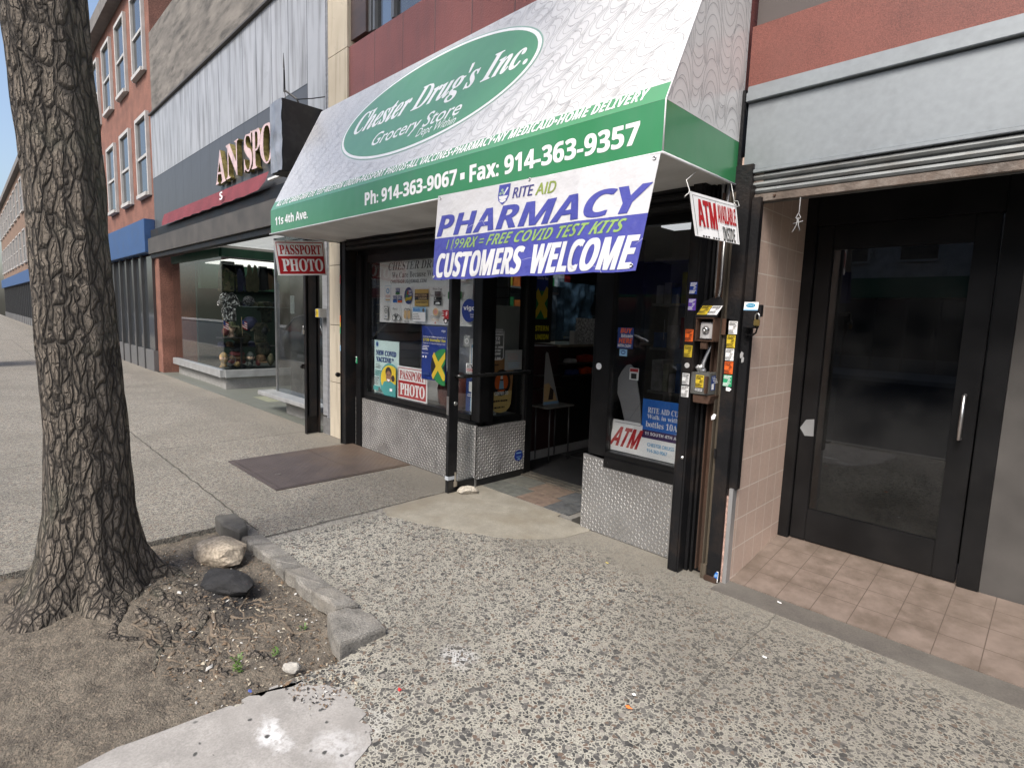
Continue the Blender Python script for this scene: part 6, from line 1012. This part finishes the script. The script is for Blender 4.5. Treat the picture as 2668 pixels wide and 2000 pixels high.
tag(obj('spoked_wheel',G().tube([(-11.42,3.66+.10*math.cos(a*math.pi/12),.55+.10*math.sin(a*math.pi/12)) for a in range(25)],.007,6,cap=False).tube([(-11.42,3.56,.55),(-11.42,3.76,.55)],.003,5).tube([(-11.42,3.66,.45),(-11.42,3.66,.65)],.003,5).tube([(-11.42,3.59,.48),(-11.42,3.73,.62)],.003,5),mat('wheel_grey',(.12,.12,.12),.4)),'small dark spoked wheel beside the tan masked head','wheel')
for i,(y,z) in enumerate(((3.56,1.25),(3.90,1.27))):
    F=thing('small_flag',['small striped flag left of the capped mannequin head','small striped flag right of the capped mannequin head'][i],'flag',(-11.42,y,z-.25))
    obj('stick',G().tube([(-11.42,y,z-.25),(-11.42,y-.01,z+.12)],.004,6),mat('stick',(.4,.3,.15),.6),F)
    fg=G(); ff=frame((-11.415,y,z-.09),(0,.09,-.05),(0,0,.15))
    for k in range(7): fg.rect(0,k/7,1,(k+1)/7,ff,0,k%2)
    fg.rect(0,.45,.42,1,ff,.001,2); obj('flag_cloth',fg,[INK['red'],INK['white'],INK['navy']],F)

on=['first','second','third','fourth','fifth','sixth','seventh']
rr=random.Random(77)
for row,z,rn in((0,1.60,'upper'),(1,.80,'lower')):
    for i in range(7):
        c,nm=rr.choice([('olive','olive'),('navy','navy'),('black','black'),('brown','brown'),('tan','tan')]); y=3.9+.14*i if row==0 else 3.62+.14*i; x=-11.75 if row else -11.58; zz=z if row else 1.60
        g=G(); g.lathe([(.07,zz),(.073,zz+.03),(.06,zz+.075),(.03,zz+.092),(.002,zz+.095)],(x,y,0),14); g.prism([(-.06,0),(.06,0),(.045,.06),(0,.075),(-.045,.06)],lambda u,v,d=0,y=y,x=x,zz=zz:Vector((x+.055+v*.9,y+u,zz+.008-v*.2+d)),0,.006)
        tag(obj('display_hat',g,CO[c] if rr.random()<.6 else (CG if rr.random()<.5 else CD)),'%s cap on the %s row inside the outfitter window, counted from the left'%(on[i],rn),'cap','caps on display in the outfitter window')
    if row: tag(obj('cap_ledge',G().box(-11.9,-11.66,3.52,4.7,z-.02,z-.001),mat('shelf_black',(.03,.028,.026),.5)),'dark ledge carrying the lower row of caps in the outfitter window','ledge')
for i,(y,z,w,h,c,l) in enumerate(((3.60,1.02,.12,.16,'maroon','maroon cloth bag left of the capped head'),(3.83,1.02,.10,.2,'olive','olive canteen pouch right of the capped head'),(4.33,1.02,.13,.2,'black','black pouch on the dark camouflage shirt side of the window'),(4.20,.42,.10,.12,'maroon','maroon pouch on the deck between masked head and brown cap'),(3.80,.42,.12,.1,'tan','tan pouch on the deck before the folded shirts'),(4.45,.42,.12,.24,'olive','tall olive pack on the deck at the right end'))):
    ballo('cloth_pouch',l,'pouch',(-11.46,y,z+h/2),(.06,w/2,h/2),CO[c],i+60,amp=.25)
# ------------------------------------------------------------------ down the street on the left, and across the road (seen in the glass)
def facade(name,lab,x0,x1,yf,depth,h,col,floors,nwin,face=-1,shop=True,seed=0):
    T=thing(name,lab,'building',((x0+x1)/2,yf,0)); rr=random.Random(seed); s=face
    wm=mat(name+'_wall%d'%seed,col,.85,var=.22,scale=3,fine=40,bump=.3,bscale=30,dirt=tuple(c*.5 for c in col),damt=.5); P=lambda d:yf-s*d*-1
    yb=yf-s*depth if False else (yf+depth if s<0 else yf-depth)
    obj('wall',G().box(x0,x1,yf,yb,0,h),wm,T); obj('roof',G().box(x0-.1,x1+.1,yf+s*.25,yb,h+.002,h+.35),mat('cornice',(.16,.15,.14),.8,var=.2),T)
    w=(x1-x0)/nwin; fh=(h-3.6)/max(1,floors)
    for f in range(floors):
        for k in range(nwin):
            a=x0+w*(k+.24); b=x0+w*(k+.76); z0=3.9+fh*f+.25; z1=z0+fh*.62
            o=obj('window',G().box(a-.08,a,yf+s*.002,yf+s*.07,z0-.08,z1+.08).box(b,b+.08,yf+s*.002,yf+s*.07,z0-.08,z1+.08).box(a+.001,b-.001,yf+s*.002,yf+s*.07,z1,z1+.08).box(a+.001,b-.001,yf+s*.002,yf+s*.11,z0-.08,z0).box(a+.001,b-.001,yf+s*.002,yf+s*.05,(z0+z1)/2-.03,(z0+z1)/2+.03),mat('window_frame_pale',(.45,.44,.42),.6),T)
            obj('pane',G().box(a+.002,b-.002,yf+s*.003,yf+s*.02,z0+.002,z1-.002),mat('far_glass',(.03,.035,.04),.08,spec=1,var=0),o)
    if shop:
        obj('shopfront',G().box(x0+.4,x1-.4,yf+s*.003,yf+s*.06,.5,2.7),mat('far_shop_glass',(.035,.04,.045),.1,spec=1,var=0),T)
        obj('shop_fascia',G().box(x0+.2,x1-.2,yf+s*.003,yf+s*.22,2.75,3.5),mat('fascia%d'%seed,rr.choice([(.25,.03,.03),(.03,.08,.2),(.3,.28,.22),(.03,.14,.07)]),.5,var=.15),T,bevel=.01)
        [obj('mullion',G().box(x0+.4+(x1-x0-.8)*k/(2*nwin)-.04,x0+.4+(x1-x0-.8)*k/(2*nwin)+.04,yf+s*.061,yf+s*.12,.0,2.74),mat('mullion_dark',(.05,.05,.05),.5),T) for k in range(1,2*nwin)]
        obj('stall_riser',G().box(x0+.4,x1-.4,yf+s*.003,yf+s*.1,0,.49),mat('riser',(.12,.12,.12),.6),T)
    return T
facade('brick_building','red brick shop building down the street at the left',-24,-14.85,3.3,8,9,(.22,.10,.07),2,5,-1,seed=1)
facade('render_building','pale rendered shop building further down the street at the left',-38,-24.05,3.3,8,8,(.42,.38,.31),2,7,-1,seed=2)
facade('brick_building','brown brick building at the far left end of the street',-75,-38.05,3.3,8,10,(.20,.13,.09),2,12,-1,seed=3)
for i,(a,b,h,c,l) in enumerate(((-40,-26,9,(.55,.52,.46),'tan building across the road, seen in the outfitter glass'),(-25.9,-12,7.5,(.32,.17,.13),'red brick building across the road, seen in the left shop window'),(-11.9,-1,9.5,(.52,.50,.47),'grey stone building across the road, seen in the shop windows'),(-.9,14,8,(.20,.12,.09),'brown brick building across the road behind the photographer'))): facade('street_building',l,a,b,-17,8,h,c,2,5,1,seed=10+i)
def car(lab,x,yc,col,L=4.5,k=1.0):
    T=thing('parked_car',lab,'car',(x+L/2,yc,-.14),'cars parked along the kerb'); z0=-.14; pm=mat('car_paint_%s'%lab.split()[0],col,.22,.3,spec=.6,var=.04)
    ST=[(0,.42,.74,.70),(.1,.30,.86,.80),(.55,.22,.98*k,.88),(1.2,.20,1.0*k,.90),(2.0,.20,.99*k,.91),(2.9,.20,.96*k,.91),(3.4,.20,.93*k,.90),(3.9,.22,.86*k,.87),(4.3,.30,.76*k,.79),(4.45,.38,.62*k,.68)]
    g=G(); n=10
    for sx,zb,zt,hw in ST:
        for (a,b) in((-.75,0),(-1,.18),(-1.0,.45),(-.98,.8),(-.86,1.0),(.86,1.0),(.98,.8),(1.0,.45),(1,.18),(.75,0)): g.v.append((x+sx*L/4.5,yc+a*hw,z0+zb+(zt-zb)*b))
    for i in range(len(ST)-1):
        for j in range(n): g.f.append((i*n+j,i*n+(j+1)%n,(i+1)*n+(j+1)%n,(i+1)*n+j)); g.m.append(0)
    g.f+=[tuple(range(n))[::-1],tuple((len(ST)-1)*n+j for j in range(n))]; g.m+=[0,0]
    CB_=[(.35,1.0,.98),(.85,1.0,1.42),(1.5,1.0,1.53),(2.2,1.0,1.52),(2.65,.99,1.38),(3.3,.94,.96)]
    r=len(g.v)
    for sx,zb,zt in CB_:
        t=max(.0,(zt-zb)/.53); 
        for a in(-1,1): g.v.append((x+sx*L/4.5,yc+a*(.62+.2*(1-t)),z0+zt*k+.004))
    for i in range(1,3): g.f.append((r+2*i,r+2*i+1,r+2*i+3,r+2*i+2)); g.m.append(0)
    obj('body',g,pm,T,auto=35)
    g=G(); 
    for sx,zb,zt in CB_:
        t=max(.0,(zt-zb)/.53)
        for a,hw,z in((-1,.80,zb*k-.02),(-1,.62+.2*(1-t),zt*k),(1,.62+.2*(1-t),zt*k),(1,.80,zb*k-.02)): g.v.append((x+sx*L/4.5,yc+a*hw,z0+z))
    for i in range(len(CB_)-1):
        for j in range(3): g.f.append((i*4+j,i*4+j+1,i*4+4+j+1,i*4+4+j)); g.m.append(0)
    obj('windows',g,mat('car_glass',(.02,.022,.025),.05,spec=1,var=0),T,auto=30)
    for a in(-1,1):
        g=G(); g.tube([(x+sx*L/4.5,yc+a*(.64+.19*(1-max(0,(zt-zb)/.53))),z0+zt*k+.005) for sx,zb,zt in CB_],.022,6); obj('roof_rail',g,STEEL if a>0 else pm,T,smooth=True)
        g=G(); g.lathe([(.03,-.06),(.07,-.03),(.07,.05),(.02,.08)],(x+2.95*L/4.5,yc+a*.97,z0+1.0*k),10,0,'y',1.4,.8); obj('mirror',g,pm,T,smooth=True)
        for sx in(.85,3.6):
            c=(x+sx*L/4.5,yc+a*.80,z0+.33); w=obj('wheel',G().lathe([(.22,-.10),(.33,-.10),(.345,-.05),(.345,.05),(.33,.10),(.22,.10)],c,24,0,'y'),mat('tyre',(.02,.02,.02),.8),T,auto=40)
            obj('rim',G().lathe([(.21,a*.09),(.20,a*.085),(.06,a*.07),(.02,a*.09)],c,20,0,'y'),mat('alloy',(.5,.5,.5),.3,.8),w)
        obj('headlight',G().lathe([(.02,0),(.09,.02),(.09,.06),(.03,.09)],(x+4.28*L/4.5,yc+a*.62,z0+.66*k),10,0,'x',.7,1.3),mat('lamp_glass',(.6,.6,.6),.1),T,smooth=True)
    return T
car('black parked car at the kerb, mirrored in the right window',-7.55,-2.05,(.012,.012,.014))
car('silver parked car at the kerb, mirrored in the left window',-13.6,-2.05,(.42,.43,.44),4.6,1.0)
car('grey parked car at the kerb, mirrored in the outfitter glass',-19.8,-2.05,(.16,.165,.17))
SH=thing('bus_shelter','blue and white advertising panel at the kerb, mirrored in the outfitter glass','panel',(-18.2,-.2,0))
obj('frame',G().box(-18.9,-18.84,-.3,-.2,0,2.4).box(-17.56,-17.5,-.3,-.2,0,2.4).box(-18.839,-17.561,-.3,-.2,2.3,2.4).box(-18.839,-17.561,-.3,-.2,.5,.6),STEEL,SH); obj('poster',G().box(-18.838,-17.562,-.27,-.23,.601,2.299),mat('sky_blue',(.12,.30,.52),.4,var=.3,scale=1.5),SH)
for i,(d,l) in enumerate((((-9.5,-14.4,0),'leafy street tree across the road, seen in the shop windows'),((-17,-14.2,0),'leafy street tree across the road, seen in the outfitter glass'),((3.4,-13.9,0),'leafy street tree across the road behind the photographer'))):
    t=dup(TR,d,l,'street trees'); 
    for ch in list(t.children):
        if ch.name.startswith('root'): bpy.data.objects.remove(ch)
